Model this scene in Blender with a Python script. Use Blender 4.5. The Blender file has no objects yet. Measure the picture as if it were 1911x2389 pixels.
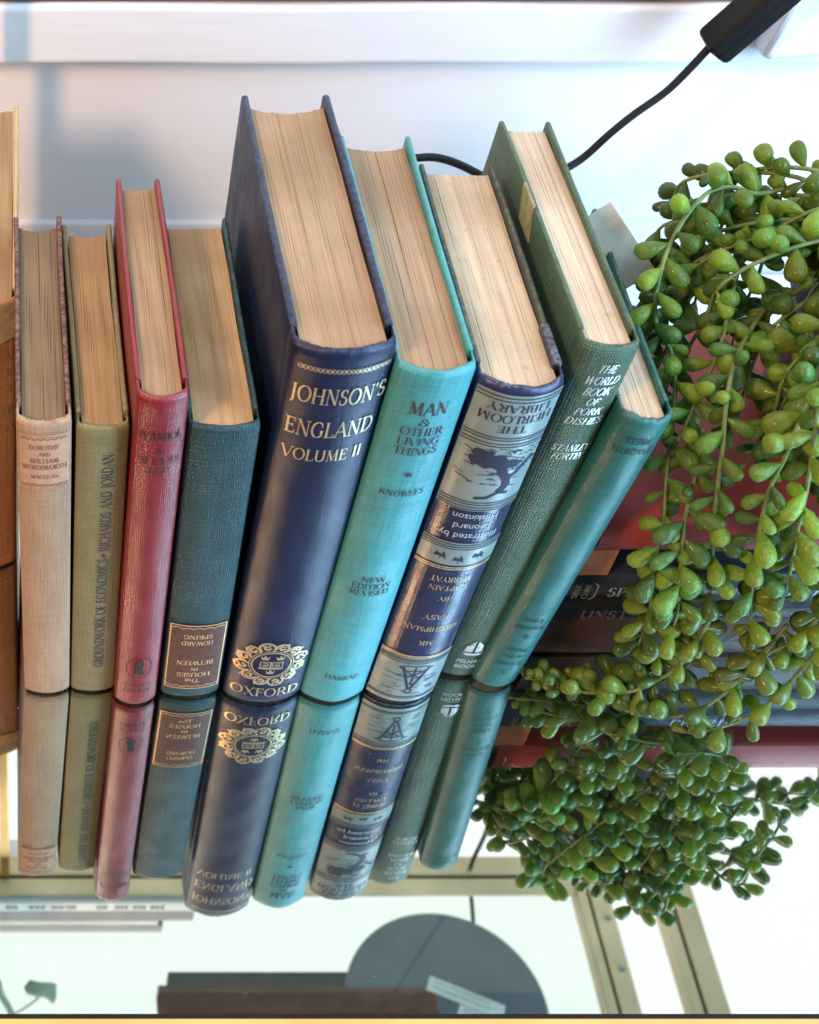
import bpy, bmesh, math, random
from mathutils import Vector, Matrix
random.seed(7)
R = math.radians
sc = bpy.context.scene
COL = sc.collection

# ------------------------------------------------------------------ camera
TH = R(49.5203)
cam_d = bpy.data.cameras.new('camera')
cam = bpy.data.objects.new('camera', cam_d); COL.objects.link(cam)
cam.location = (0, -0.387, 0.5875)
cam.rotation_euler = (R(90) - TH, 0, 0)
cam_d.sensor_fit = 'VERTICAL'; cam_d.sensor_height = 24
cam_d.lens = 3408.2 / 2389 * 24
cam_d.shift_x = 0.3777; cam_d.shift_y = -0.0039
cam_d.clip_start = 0.01; cam_d.clip_end = 50
cam_d.dof.use_dof = True; cam_d.dof.focus_distance = 0.62; cam_d.dof.aperture_fstop = 11
sc.camera = cam

# ------------------------------------------------------------------ light
sc.view_settings.view_transform = 'Standard'; sc.view_settings.look = 'None'
sc.view_settings.exposure = 0.0; sc.view_settings.gamma = 1.0
w = bpy.data.worlds.new('World'); sc.world = w; w.use_nodes = True
w.node_tree.nodes['Background'].inputs[0].default_value = (0.72, 0.86, 1.0, 1)
w.node_tree.nodes['Background'].inputs[1].default_value = 0.11

def area(name, loc, target, size, size_y, power, color):
    d = bpy.data.lights.new(name, 'AREA'); d.shape = 'RECTANGLE'; d.size = size; d.size_y = size_y
    d.energy = power; d.color = color
    o = bpy.data.objects.new(name, d); COL.objects.link(o); o.location = loc
    o.rotation_euler = (Vector(target) - Vector(loc)).to_track_quat('-Z', 'Y').to_euler()
    return o
area('cool_side_window', (0.98, -0.50, 0.58), (0.0, 0.0, 0.46), 0.45, 1.1, 31, (0.44, 0.73, 1.0))
area('overhead_fill', (0.25, -0.02, 1.75), (0.25, 0.05, 0.1), 1.8, 0.5, 21, (0.98, 0.93, 0.99))  # added overhead fill lamp, brightens the page tops and back wall
area('warm_room_lamp', (-0.52, -0.58, 0.82), (0.05, 0.08, 0.1), 0.14, 0.20, 10.5, (1.0, 0.56, 0.28))

# ------------------------------------------------------------------ node helpers
def mat(name):
    m = bpy.data.materials.new(name); m.use_nodes = True
    nt = m.node_tree; return m, nt, nt.nodes['Principled BSDF']
def nd(nt, t, **kw):
    n = nt.nodes.new(t)
    for k, v in kw.items():
        if k.startswith('i_'): n.inputs[k[2:].replace('_', ' ')].default_value = v
        else: setattr(n, k, v)
    return n
def coords(nt, scale=(1, 1, 1), rot=(0, 0, 0)):
    tc = nd(nt, 'ShaderNodeTexCoord'); mp = nd(nt, 'ShaderNodeMapping')
    mp.inputs['Scale'].default_value = scale; mp.inputs['Rotation'].default_value = rot
    nt.links.new(tc.outputs['Object'], mp.inputs['Vector']); return mp.outputs[0]
def noise(nt, vec, scale, detail=3, rough=0.5):
    n = nd(nt, 'ShaderNodeTexNoise'); n.inputs['Scale'].default_value = scale
    n.inputs['Detail'].default_value = detail; n.inputs['Roughness'].default_value = rough
    nt.links.new(vec, n.inputs['Vector']); return n.outputs['Fac']
def ramp(nt, fac, stops):
    r = nd(nt, 'ShaderNodeValToRGB'); cr = r.color_ramp
    while len(cr.elements) < len(stops): cr.elements.new(0.5)
    for e, (p, c) in zip(cr.elements, stops):
        e.position = p; e.color = (c[0], c[1], c[2], 1) if not isinstance(c, float) else (c, c, c, 1)
    nt.links.new(fac, r.inputs[0]); return r.outputs[0]
def mixc(nt, fac, a, b, mode='MIX'):
    m = nd(nt, 'ShaderNodeMix', data_type='RGBA', blend_type=mode)
    for s, v in ((0, fac), (6, a), (7, b)):
        if hasattr(v, 'is_linked') or hasattr(v, 'links'): nt.links.new(v, m.inputs[s])
        elif s == 0: m.inputs[0].default_value = v
        else: m.inputs[s].default_value = (v[0], v[1], v[2], 1)
    return m.outputs[2]
def mth(nt, op, a, b=0.0, clamp=False):
    m = nd(nt, 'ShaderNodeMath', operation=op, use_clamp=clamp)
    for s, v in ((0, a), (1, b)):
        if hasattr(v, 'links'): nt.links.new(v, m.inputs[s])
        else: m.inputs[s].default_value = v
    return m.outputs[0]
def bump(nt, bs, h, strength, dist):
    b = nd(nt, 'ShaderNodeBump'); b.inputs['Strength'].default_value = strength; b.inputs['Distance'].default_value = dist
    nt.links.new(h, b.inputs['Height']); nt.links.new(b.outputs[0], bs.inputs['Normal'])

def plain(name, c, rough=0.5, metal=0.0, nscale=60, var=0.25, spec=0.5, bstr=0.0):
    m, nt, b = mat(name)
    v = coords(nt); n = noise(nt, v, nscale, 5)
    lo = [x * (1 - var) for x in c]; hi = [min(1, x * (1 + var)) for x in c]
    nt.links.new(ramp(nt, n, [(0.3, lo), (0.7, hi)]), b.inputs['Base Color'])
    b.inputs['Roughness'].default_value = rough; b.inputs['Metallic'].default_value = metal
    b.inputs['Specular IOR Level'].default_value = spec
    if bstr: bump(nt, b, noise(nt, v, nscale * 4, 4), bstr, 0.0006)
    return m

def cloth(name, c, wear, h, rough=0.5, weave=420, wstr=0.35, sheen=0.0, aniso_rot=0, stain=None, weave_amt=0.14, spec=0.42, rub=0.34):
    """book cloth: weave relief, slow blotches, rubbed head and tail"""
    m, nt, b = mat(name)
    v = coords(nt)
    wx = nd(nt, 'ShaderNodeTexWave', wave_type='BANDS', bands_direction='X'); wx.inputs['Scale'].default_value = weave
    wz = nd(nt, 'ShaderNodeTexWave', wave_type='BANDS', bands_direction='Z'); wz.inputs['Scale'].default_value = weave * 0.8
    for q in (wx, wz):
        q.inputs['Distortion'].default_value = 2.5; q.inputs['Detail'].default_value = 2; q.inputs['Detail Scale'].default_value = 2
        nt.links.new(v, q.inputs['Vector'])
    wv = mth(nt, 'MULTIPLY', wx.outputs['Fac'], wz.outputs['Fac'])
    vs = coords(nt, (900, 900, 60)); thr = noise(nt, vs, 1, 3)
    vs2 = coords(nt, (60, 60, 900)); thr2 = noise(nt, vs2, 1, 3)
    threads = mth(nt, 'ADD', thr, thr2)
    blot = noise(nt, v, 28, 6, 0.6)
    c = tuple(x * 0.80 for x in c)
    dark = [x * 0.68 for x in c]; lite = [min(1, x * 1.35 + 0.004) for x in c]
    blot = mth(nt, 'ADD', mth(nt, 'MULTIPLY', blot, .55), mth(nt, 'MULTIPLY', noise(nt, coords(nt, (70, 70, 7)), 1, 5, .6), .45))
    base = ramp(nt, blot, [(0.30, dark), (0.5, c), (0.72, lite)])
    base = mixc(nt, mth(nt, 'MULTIPLY', wv, weave_amt), base, [min(1, x * 1.8 + 0.003) for x in c])
    tt = ramp(nt, threads, [(0.75, 0.0), (1.0, 0.5), (1.25, 1.0)])
    base = mixc(nt, mth(nt, 'MULTIPLY', tt, 0.22), base, [min(1, x * 1.9 + 0.003) for x in c])
    # rubbed ends: distance to z = 0 and z = h
    sep = nd(nt, 'ShaderNodeSeparateXYZ'); nt.links.new(v, sep.inputs[0])
    dz = mth(nt, 'MINIMUM', sep.outputs['Z'], mth(nt, 'SUBTRACT', h, sep.outputs['Z']))
    fine = noise(nt, v, 420, 6, 0.7)
    e = mth(nt, 'ADD', mth(nt, 'DIVIDE', dz, 0.004), mth(nt, 'MULTIPLY', fine, 2.6))
    mask = ramp(nt, mth(nt, 'MULTIPLY', e, 0.4), [(0.42, 1.0), (0.60, 0.0)])
    base = mixc(nt, mth(nt, 'MULTIPLY', mask, rub), base, wear)
    spots = ramp(nt, noise(nt, v, 160, 8, 0.75), [(0.70, 0.0), (0.78, 1.0)])
    base = mixc(nt, mth(nt, 'MULTIPLY', spots, 0.3), base, wear)
    if stain:
        sm = ramp(nt, noise(nt, coords(nt, (40, 40, 9)), 1, 5), [(0.45, 0.0), (0.7, 1.0)])
        base = mixc(nt, mth(nt, 'MULTIPLY', sm, 0.6), base, stain)
    nt.links.new(base, b.inputs['Base Color'])
    b.inputs['Specular IOR Level'].default_value = spec
    nt.links.new(ramp(nt, noise(nt, v, 90, 6), [(0.3, rough - 0.12), (0.7, rough + 0.03)]), b.inputs['Roughness'])
    b.inputs['Sheen Weight'].default_value = sheen; b.inputs['Sheen Roughness'].default_value = 0.4
    hh = mth(nt, 'ADD', mth(nt, 'MULTIPLY', wv, 0.6), mth(nt, 'ADD', mth(nt, 'MULTIPLY', fine, 0.5), threads))
    bump(nt, b, hh, wstr, 0.0005)
    return m

def paper(name, c, dark, fox=0.0, band=None):
    m, nt, b = mat(name)
    dark = [.55 * a + .45 * k for a, k in zip(dark, c)]
    vs = coords(nt, (1700, 14, 14)); st = noise(nt, vs, 1, 6, 0.7)
    vs2 = coords(nt, (420, 6, 6)); st2 = noise(nt, vs2, 1, 4, 0.6)
    v = coords(nt)
    base = ramp(nt, st, [(0.28, dark), (0.5, c), (0.78, [min(1, x * 1.22) for x in c])])
    base = mixc(nt, ramp(nt, st2, [(0.36, 0.40), (0.5, 0.0)]), base, [x * 0.6 for x in dark])
    bl = noise(nt, v, 22, 5)
    base = mixc(nt, ramp(nt, bl, [(0.35, 0.55), (0.62, 0.0)]), base, [c[0] * 0.62, c[1] * 0.55, c[2] * 0.5])
    if fox:
        fx = ramp(nt, noise(nt, v, 260, 3, 0.6), [(0.62, 0.0), (0.72, 1.0)])
        base = mixc(nt, mth(nt, 'MULTIPLY', fx, fox), base, (0.30, 0.15, 0.06))
    dust = ramp(nt, noise(nt, coords(nt, (500, 60, 60)), 1, 8, 0.8), [(0.66, 0.0), (0.76, 1.0)])
    base = mixc(nt, mth(nt, 'MULTIPLY', dust, 0.25), base, (0.75, 0.68, 0.58))
    nt.links.new(base, b.inputs['Base Color'])
    b.inputs['Roughness'].default_value = 0.85; b.inputs['Specular IOR Level'].default_value = 0.2
    bump(nt, b, mth(nt, 'ADD', st, st2), 0.35, 0.0006)
    return m

# ------------------------------------------------------------------ geometry helpers
def tag(o, label=None, cat=None, group=None, kind=None):
    if label: o['label'] = label
    if cat: o['category'] = cat
    if group: o['group'] = group
    if kind: o['kind'] = kind
    return o
def empty(name, loc=(0, 0, 0), rot=(0, 0, 0)):
    o = bpy.data.objects.new(name, None); COL.objects.link(o); o.location = loc; o.rotation_euler = rot
    o.empty_display_size = 0.02
    return o
def link(name, me, m, parent=None, smooth=False):
    if m is not None and not me.materials: me.materials.append(m)
    if smooth: me.shade_smooth()
    o = bpy.data.objects.new(name, me); COL.objects.link(o)
    if parent: o.parent = parent
    return o
def obj(name, bm, m, parent=None, smooth=False):
    bmesh.ops.recalc_face_normals(bm, faces=bm.faces)
    me = bpy.data.meshes.new(name); bm.to_mesh(me); bm.free()
    return link(name, me, m, parent, smooth)
def rbox(bm, x0, x1, y0, y1, z0, z1, r=0.0, seg=2):
    t = bmesh.new(); bmesh.ops.create_cube(t, size=1)
    for v in t.verts:
        v.co = Vector(((x0 + x1) / 2 + v.co.x * (x1 - x0), (y0 + y1) / 2 + v.co.y * (y1 - y0), (z0 + z1) / 2 + v.co.z * (z1 - z0)))
    if r: bmesh.ops.bevel(t, geom=t.edges[:], offset=r, segments=seg, affect='EDGES', profile=0.5)
    me = bpy.data.meshes.new('tmp'); t.to_mesh(me); t.free(); bm.from_mesh(me); bpy.data.meshes.remove(me)
def tube(bm, pts, r, seg=10, taper=None, cap=True):
    pts = [Vector(p) for p in pts]; rings = []
    up = Vector((0.3, 0.2, 1)).normalized()
    for i, p in enumerate(pts):
        d = (pts[min(i + 1, len(pts) - 1)] - pts[max(i - 1, 0)]).normalized()
        a = d.cross(up)
        if a.length < 1e-3: a = d.cross(Vector((1, 0, 0)))
        a.normalize(); b2 = d.cross(a)
        rr = r if taper is None else r + (taper - r) * i / (len(pts) - 1)
        rings.append([bm.verts.new(p + (a * math.cos(t) + b2 * math.sin(t)) * rr) for t in [2 * math.pi * k / seg for k in range(seg)]])
    for i in range(len(rings) - 1):
        for k in range(seg):
            bm.faces.new((rings[i][k], rings[i][(k + 1) % seg], rings[i + 1][(k + 1) % seg], rings[i + 1][k]))
    if cap: bm.faces.new(rings[0][::-1]); bm.faces.new(rings[-1])
def catmull(P, n=6):
    P = [Vector(p) for p in P]; out = []
    for i in range(len(P) - 1):
        p0 = P[max(i - 1, 0)]; p1 = P[i]; p2 = P[i + 1]; p3 = P[min(i + 2, len(P) - 1)]
        for k in range(n):
            t = k / n
            out.append(0.5 * ((2 * p1) + (p2 - p0) * t + (2 * p0 - 5 * p1 + 4 * p2 - p3) * t * t + (3 * p1 - p0 - 3 * p2 + p3) * t ** 3))
    out.append(P[-1]); return out
def lathe(bm, prof, seg=32, c=(0, 0, 0)):
    rings = [[bm.verts.new((c[0] + r * math.cos(2 * math.pi * k / seg), c[1] + r * math.sin(2 * math.pi * k / seg), c[2] + z)) for k in range(seg)] for r, z in prof]
    for a, b2 in zip(rings, rings[1:]):
        for k in range(seg): bm.faces.new((a[k], a[(k + 1) % seg], b2[(k + 1) % seg], b2[k]))
    bm.faces.new(rings[0][::-1]); bm.faces.new(rings[-1])

# ------------------------------------------------------------------ lettering (pen-drawn roman capitals)
def arc(cx, cy, rx, ry, a0, a1, n=14):
    return [(cx + rx * math.cos(R(a0 + (a1 - a0) * i / n)), cy + ry * math.sin(R(a0 + (a1 - a0) * i / n))) for i in range(n + 1)]
G = {  # width, strokes, serif points
 'A': (.80, [([(0.04, 0), (.40, 1)], .05), ([(.40, 1), (.76, 0)], .13), ([(.18, .36), (.62, .36)], .05)], [(.04, 0), (.76, 0)]),
 'B': (.66, [[(.14, 0), (.14, 1)], [(.14, .97), (.34, .97)] + arc(.34, .74, .2, .23, 90, -90) + [(.14, .51)], [(.14, .51), (.36, .51)] + arc(.36, .265, .24, .245, 90, -90) + [(.14, .02)]], [(.12, 0), (.12, 1)]),
 'C': (.76, [arc(.42, .5, .36, .49, 48, 315, 22), ([(.66, .86), (.68, .64)], .05)], []),
 'D': (.80, [[(.14, 0), (.14, 1)], [(.14, .97), (.32, .97)] + arc(.32, .5, .40, .47, 90, -90) + [(.14, .03)]], [(.12, 0), (.12, 1)]),
 'E': (.62, [[(.14, 0), (.14, 1)], [(.14, .97), (.54, .97)], [(.14, .52), (.44, .52)], [(.14, .03), (.56, .03)], ([(.54, 1), (.56, .80)], .05), ([(.56, 0), (.59, .22)], .05), ([(.44, .62), (.44, .42)], .05)], [(.12, 0), (.12, 1)]),
 'F': (.58, [[(.14, 0), (.14, 1)], [(.14, .97), (.52, .97)], [(.14, .52), (.42, .52)], ([(.52, 1), (.54, .78)], .05), ([(.42, .62), (.42, .42)], .05)], [(.14, 0), (.12, 1)]),
 'G': (.82, [arc(.42, .5, .36, .49, 48, 318, 22), [(.68, .42), (.68, .12)], ([(.66, .86), (.68, .66)], .05)], [(.68, .42)]),
 'H': (.84, [[(.14, 0), (.14, 1)], [(.70, 0), (.70, 1)], [(.14, .52), (.70, .52)]], [(.14, 0), (.14, 1), (.70, 0), (.70, 1)]),
 'I': (.30, [[(.15, 0), (.15, 1)]], [(.15, 0), (.15, 1)]),
 'J': (.42, [[(.26, 1), (.26, .12)] + arc(.12, .05, .14, .22, 10, -100, 6)], [(.26, 1)]),
 'K': (.78, [[(.14, 0), (.14, 1)], ([(.16, .42), (.66, 1)], .05), ([(.32, .60), (.72, 0)], .13)], [(.14, 0), (.14, 1), (.66, 1), (.72, 0)]),
 'L': (.60, [[(.14, 0), (.14, 1)], [(.14, .03), (.56, .03)], ([(.56, 0), (.58, .24)], .05)], [(.12, 0), (.14, 1)]),
 'M': (.98, [([(.14, 0), (.18, 1)], .05), ([(.18, 1), (.48, .08)], .13), ([(.48, .05), (.80, 1)], .05), ([(.80, 1), (.84, 0)], .13)], [(.14, 0), (.84, 0), (.16, 1), (.82, 1)]),
 'N': (.86, [([(.14, 0), (.14, 1)], .05), ([(.14, 1), (.72, 0)], .13), ([(.72, 0), (.72, 1)], .05)], [(.14, 0), (.12, 1), (.72, 1)]),
 'O': (.86, [arc(.43, .5, .37, .49, 0, 360, 30)], []),
 'P': (.62, [[(.14, 0), (.14, 1)], [(.14, .97), (.34, .97)] + arc(.34, .73, .23, .24, 90, -90) + [(.14, .49)]], [(.14, 0), (.12, 1)]),
 'R': (.74, [[(.14, 0), (.14, 1)], [(.14, .97), (.34, .97)] + arc(.34, .74, .22, .23, 90, -90) + [(.14, .51)], ([(.36, .51), (.70, 0)], .13)], [(.14, 0), (.12, 1), (.70, 0)]),
 'S': (.58, [arc(.30, .745, .20, .235, 40, 255, 14) + arc(.28, .265, .22, .25, 80, -150, 14), ([(.47, .92), (.48, .72)], .05), ([(.07, .08), (.06, .30)], .05)], []),
 'T': (.70, [[(.35, 0), (.35, 1)], [(.04, .97), (.66, .97)], ([(.05, 1), (.03, .78)], .05), ([(.65, 1), (.67, .78)], .05)], [(.35, 0)]),
 'U': (.82, [[(.14, 1), (.14, .3)] + arc(.42, .3, .28, .29, 180, 360, 12) + [(.70, 1)]], [(.14, 1), (.70, 1)]),
 'V': (.80, [([(.04, 1), (.42, 0)], .13), ([(.42, 0), (.76, 1)], .05)], [(.04, 1), (.76, 1)]),
 'W': (1.12, [([(.04, 1), (.34, 0)], .13), ([(.34, 0), (.58, 1)], .05), ([(.52, 1), (.80, 0)], .13), ([(.80, 0), (1.08, 1)], .05)], [(.04, 1), (.56, 1), (1.08, 1)]),
 'X': (.76, [([(.06, 1), (.70, 0)], .13), ([(.08, 0), (.66, 1)], .05)], [(.06, 1), (.70, 0), (.08, 0), (.66, 1)]),
 'Y': (.76, [([(.04, 1), (.38, .48)], .13), ([(.38, .48), (.72, 1)], .05), [(.38, .5), (.38, 0)]], [(.04, 1), (.72, 1), (.38, 0)]),
 '&': (.86, [arc(.36, .78, .17, .2, -60, 240, 12) + [(.72, .05)], arc(.32, .26, .26, .25, 120, 330, 12) + [(.74, .55)]], []),
 "'": (.18, [([(.10, 1), (.07, .74)], .1)], []), '-': (.8, [[(.06, .45), (.74, .45)]], []), '.': (.24, [([(.1, .0), (.1, .1)], .14)], []),
 ' ': (.34, [], [])}
def ribbon(P, wd, out):
    n = len(P)
    L = []
    for i, p in enumerate(P):
        a = P[max(i - 1, 0)]; b2 = P[min(i + 1, n - 1)]
        dx, dy = b2[0] - a[0], b2[1] - a[1]; l = math.hypot(dx, dy) or 1e-6; dx /= l; dy /= l
        ww = wd if wd else (.05 + (.145 - .05) * abs(dy) ** 1.3)
        L.append(((p[0] - dy * ww / 2, p[1] + dx * ww / 2), (p[0] + dy * ww / 2, p[1] - dx * ww / 2)))
    for (a, b2), (c, d) in zip(L, L[1:]): out.append((a, b2, d, c))
def serif_text(s, bold=1.0):
    """list of quads for the string, cap height 1; returns quads, width"""
    out = []; x = 0
    for ch in s:
        wd, st, sf = G[ch]; q = []
        for k in st:
            if isinstance(k, tuple): ribbon(k[0], k[1] * bold, q)
            else: ribbon(k, None, q)
        for (sx, sy) in sf:
            y0 = sy - (.045 if sy >= 1 else 0)
            q.append(((sx - .13, y0), (sx + .13, y0), (sx + .13, y0 + .045), (sx - .13, y0 + .045)))
        out += [tuple((px + x, py) for px, py in f) for f in q]; x += wd + .07
    return out, x - .07
_fc = {}
def font_text(s):
    """built-in sans face, cap height about 1"""
    if s in _fc: return _fc[s]
    cu = bpy.data.curves.new('t', 'FONT'); cu.body = s; cu.size = 1.4; cu.resolution_u = 3
    o = bpy.data.objects.new('t', cu); COL.objects.link(o); bpy.context.view_layer.update()
    me = bpy.data.meshes.new_from_object(o)
    q = [tuple((me.vertices[i].co.x, me.vertices[i].co.y) for i in p.vertices) for p in me.polygons]
    wd = max(v.co.x for v in me.vertices)
    bpy.data.objects.remove(o); bpy.data.curves.remove(cu); bpy.data.meshes.remove(me)
    _fc[s] = (q, wd); return q, wd
def place(quads, wd, cx, cz, h, width=None, rot=0, slant=0.0):
    """scale a string to cap height h (and width) about its centre -> (x, z) polygons"""
    sx = (width / wd) if width else h; out = []
    c, s = math.cos(R(rot)), math.sin(R(rot))
    for f in quads:
        g = []
        for x, y in f:
            X = (x - wd / 2) * sx + slant * (y - .5) * h; Y = (y - .5) * h
            g.append((cx + X * c - Y * s, cz + X * s + Y * c))
        out.append(g)
    return out
def star(cx, cz, r, n=6, inner=0.35):
    return [[(cx + r * (1 if k % 2 == 0 else inner) * math.cos(math.pi * k / n + .3), cz + r * (1 if k % 2 == 0 else inner) * math.sin(math.pi * k / n + .3)) for k in range(2 * n)]]
def disc(cx, cz, rx, rz, n=20): return [[(cx + rx * math.cos(2 * math.pi * k / n), cz + rz * math.sin(2 * math.pi * k / n)) for k in range(n)]]
def stroke(P, wd): q = []; ribbon(P, wd, q); return q

# ------------------------------------------------------------------ the book builder
class Book:
    def __init__(s, name, label, x, y, w, h, d, lean, yaw, sag, m_cov, m_spine, m_page, bt=0.0022, z=0.002, ov=0.003,
                 dip=0.004, edge_gap=0.0035, power=2.2, sig=None, fray=0.0004, seed=1, pw=0.0007):
        s.w, s.h, s.d, s.sag, s.pow = w, h, d, sag, power
        rnd = random.Random(seed)
        s.root = empty(name); tag(s.root, label, 'book', 'old cloth-bound books standing in a row on the mirror shelf')
        zz = z + (w * math.sin(R(lean)) if lean > 0 else 0)
        s.root.matrix_world = Matrix.Translation((x, y, zz)) @ Matrix.Rotation(R(lean), 4, 'Y') @ Matrix.Rotation(R(-yaw), 4, 'Z')
        r = s.root
        for k, (a, b2) in enumerate(((0, bt), (w - bt, w))):
            bm = bmesh.new()
            rbox(bm, a, b2, 0.0065, d, 0, h, bt * 0.42, 3)
            geo = [e for e in bm.edges if e.calc_length() > 0.05]
            bmesh.ops.subdivide_edges(bm, edges=geo, cuts=14, use_grid_fill=True)
            for v in bm.verts:   # boards warp and their edges are knocked
                t = (v.co.y - .006) / d
                v.co.x += (-1 if k == 0 else 1) * 0.0006 * math.sin(t * 3 + seed) * t + rnd.uniform(-1, 1) * .00008
                v.co.z += rnd.uniform(-1, 1) * .0001
            obj('cover_board', bm, m_cov, r, True)
        # spine: curved strip wrapping round the joints
        nu, nv = 30, 70; bm = bmesh.new()
        ph = rnd.uniform(0, 6)
        def ring(inner):
            rows = []
            for j in range(nv + 1):
                v = j / nv; z0 = v * h; row = []
                capd = min(z0, h - z0)
                for i in range(nu + 1):
                    u = i / nu; t = 2 * u - 1
                    if abs(t) > 0.93:     # joint lip that runs back along the side
                        tt = (abs(t) - .93) / .07
                        px = w / 2 + math.copysign(w / 2, t) * 1.0
                        py = s.prof(0.93 if t > 0 else -0.93) * (1 - tt) + 0.0068 * tt
                        px -= math.copysign(.0005 * math.sin(tt * math.pi), t)
                    else:
                        px = w / 2 + w / 2 * t / .93 * 0.999; py = s.prof(t)
                    rollin = .0009 * max(0, 1 - capd / .003) ** 2
                    n = (px - w / 2) / (w / 2)
                    off = (.0011 if inner else 0) + rollin
                    wob = .00018 * math.sin(z0 * 60 + u * 4 + ph) + .0001 * math.sin(z0 * 210 + u * 9 + ph)
                    zt = z0
                    if j in (0, nv): zt += rnd.uniform(-1, 1) * fray * .45 + fray * .5 * math.sin(u * 7 + ph) + fray * .3 * math.sin(u * 17 + 2 * ph) - .0003
                    if j == 0: zt = max(zt, 0)
                    row.append(bm.verts.new((px - n * off * .6, py + off + wob * (1 - abs(t)), zt)))
                rows.append(row)
            return rows
        A, B2 = ring(False), ring(True)
        for j in range(nv):
            for i in range(nu):
                bm.faces.new((A[j][i], A[j][i + 1], A[j + 1][i + 1], A[j + 1][i]))
                bm.faces.new((B2[j][i + 1], B2[j][i], B2[j + 1][i], B2[j + 1][i + 1]))
        for i in range(nu):
            bm.faces.new((A[nv][i], A[nv][i + 1], B2[nv][i + 1], B2[nv][i])); bm.faces.new((A[0][i + 1], A[0][i], B2[0][i], B2[0][i + 1]))
        for j in range(nv):
            bm.faces.new((A[j + 1][0], A[j][0], B2[j][0], B2[j + 1][0])); bm.faces.new((A[j][nu], A[j + 1][nu], B2[j + 1][nu], B2[j][nu]))
        obj('spine', bm, m_spine, r, True)
        # page block: bundles of leaves of uneven height
        bm = bmesh.new(); x0, x1 = bt + .0002, w - bt - .0002
        zt, zb = h - ov, ov * .6; xx = x0; lvl = 0
        m = 12
        pn = rnd.uniform(0, 6)
        while xx < x1 - 1e-5:
            wd = min(rnd.uniform(.6, 1.5) * pw, x1 - xx)
            lvl = lvl * .6 + rnd.uniform(-1, 1) * .00012
            gap = rnd.random() < .09
            t = zt + lvl - (.0005 if gap else 0)
            if gap: wd = min(wd * .25, wd)
            uc = (2 * (xx + wd / 2) / w - 1)
            yf = s.prof(uc * .93) + .0017 + rnd.uniform(-1, 1) * .00022
            yb = d - edge_gap - dip * (1 - uc * uc) + rnd.uniform(-1, 1) * .00035 - (.001 if gap else 0)
            T, Bt = [], []
            for k in range(m + 1):
                y = yf + (yb - yf) * k / m; wx = .00022 * math.sin(k * .7 + xx * 900 + pn) * math.sin(math.pi * k / m)
                T.append((bm.verts.new((xx + wx, y, t)), bm.verts.new((xx + wd + wx, y, t))))
                Bt.append((bm.verts.new((xx, y, zb)), bm.verts.new((xx + wd, y, zb))))
            for k in range(m):
                bm.faces.new((T[k][0], T[k][1], T[k + 1][1], T[k + 1][0])); bm.faces.new((Bt[k][1], Bt[k][0], Bt[k + 1][0], Bt[k + 1][1]))
                bm.faces.new((T[k][0], T[k + 1][0], Bt[k + 1][0], Bt[k][0])); bm.faces.new((T[k + 1][1], T[k][1], Bt[k][1], Bt[k + 1][1]))
            bm.faces.new((T[0][1], T[0][0], Bt[0][0], Bt[0][1])); bm.faces.new((T[m][0], T[m][1], Bt[m][1], Bt[m][0]))
            xx += wd
        obj('page_block', bm, m_page, r)
    def prof(s, t):
        return -s.sag * (1 - min(1, abs(t)) ** s.pow)
    def on(s, x, z, off):
        t = (2 * x / s.w - 1) * .93
        ph = 0
        sl = s.sag * s.pow * abs(t) ** (s.pow - 1) * 2 / s.w
        n = Vector((math.copysign(sl, t), -1, 0)).normalized()
        return Vector((x, s.prof(t), z)) + n * off
    def ink(s, name, polys, m, off=.0003, step=.0016, label=None, split=True):
        if split and name in ('border', 'lettering', 'printed_rules', 'gilt_rules', 'printed_stars'):
            polys = sorted(polys, key=lambda f: min(p[1] for p in f)); rows = []; hi = -9
            for f in polys:
                if min(p[1] for p in f) > hi + .00015: rows.append([])
                rows[-1].append(f); hi = max(hi, max(p[1] for p in f))
            nm = {'border': 'border_rule', 'lettering': 'lettering', 'printed_rules': 'printed_rule', 'gilt_rules': 'gilt_rule', 'printed_stars': 'printed_stars'}[name]
            for r_ in rows: s.ink(nm, r_, m, off, step, label, False)
            return
        bm = bmesh.new()
        for f in polys:
            try: bm.faces.new([bm.verts.new((x, 0, z)) for x, z in f])
            except ValueError: pass
        bmesh.ops.triangulate(bm, faces=bm.faces)
        for _ in range(5):
            lg = [e for e in bm.edges if abs(e.verts[0].co.x - e.verts[1].co.x) > step]
            if not lg: break
            bmesh.ops.subdivide_edges(bm, edges=lg, cuts=1)
        bmesh.ops.triangulate(bm, faces=bm.faces)
        for v in bm.verts: v.co = s.on(min(max(v.co.x, 0.0002), s.w - .0002), v.co.z, off)
        for f in bm.faces:
            f.normal_update()
            if f.normal.y > 0: f.normal_flip()
        me = bpy.data.meshes.new(name); bm.to_mesh(me); bm.free()
        o = link(name, me, m, s.root)
        if label: o['label'] = label
        return o

def foil(name, c, rough=0.38, metal=0.85, worn=0.45):
    m, nt, b = mat(name)
    v = coords(nt); n = noise(nt, v, 700, 6, 0.7)
    nt.links.new(ramp(nt, n, [(0.3, [x * .55 for x in c]), (0.6, c)]), b.inputs['Base Color'])
    b.inputs['Metallic'].default_value = metal; b.inputs['Roughness'].default_value = rough
    if worn:
        nt.links.new(ramp(nt, noise(nt, v, 520, 5, .8), [(worn - .14, 0.0), (worn, 1.0)]), b.inputs['Alpha'])
    return m

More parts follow.
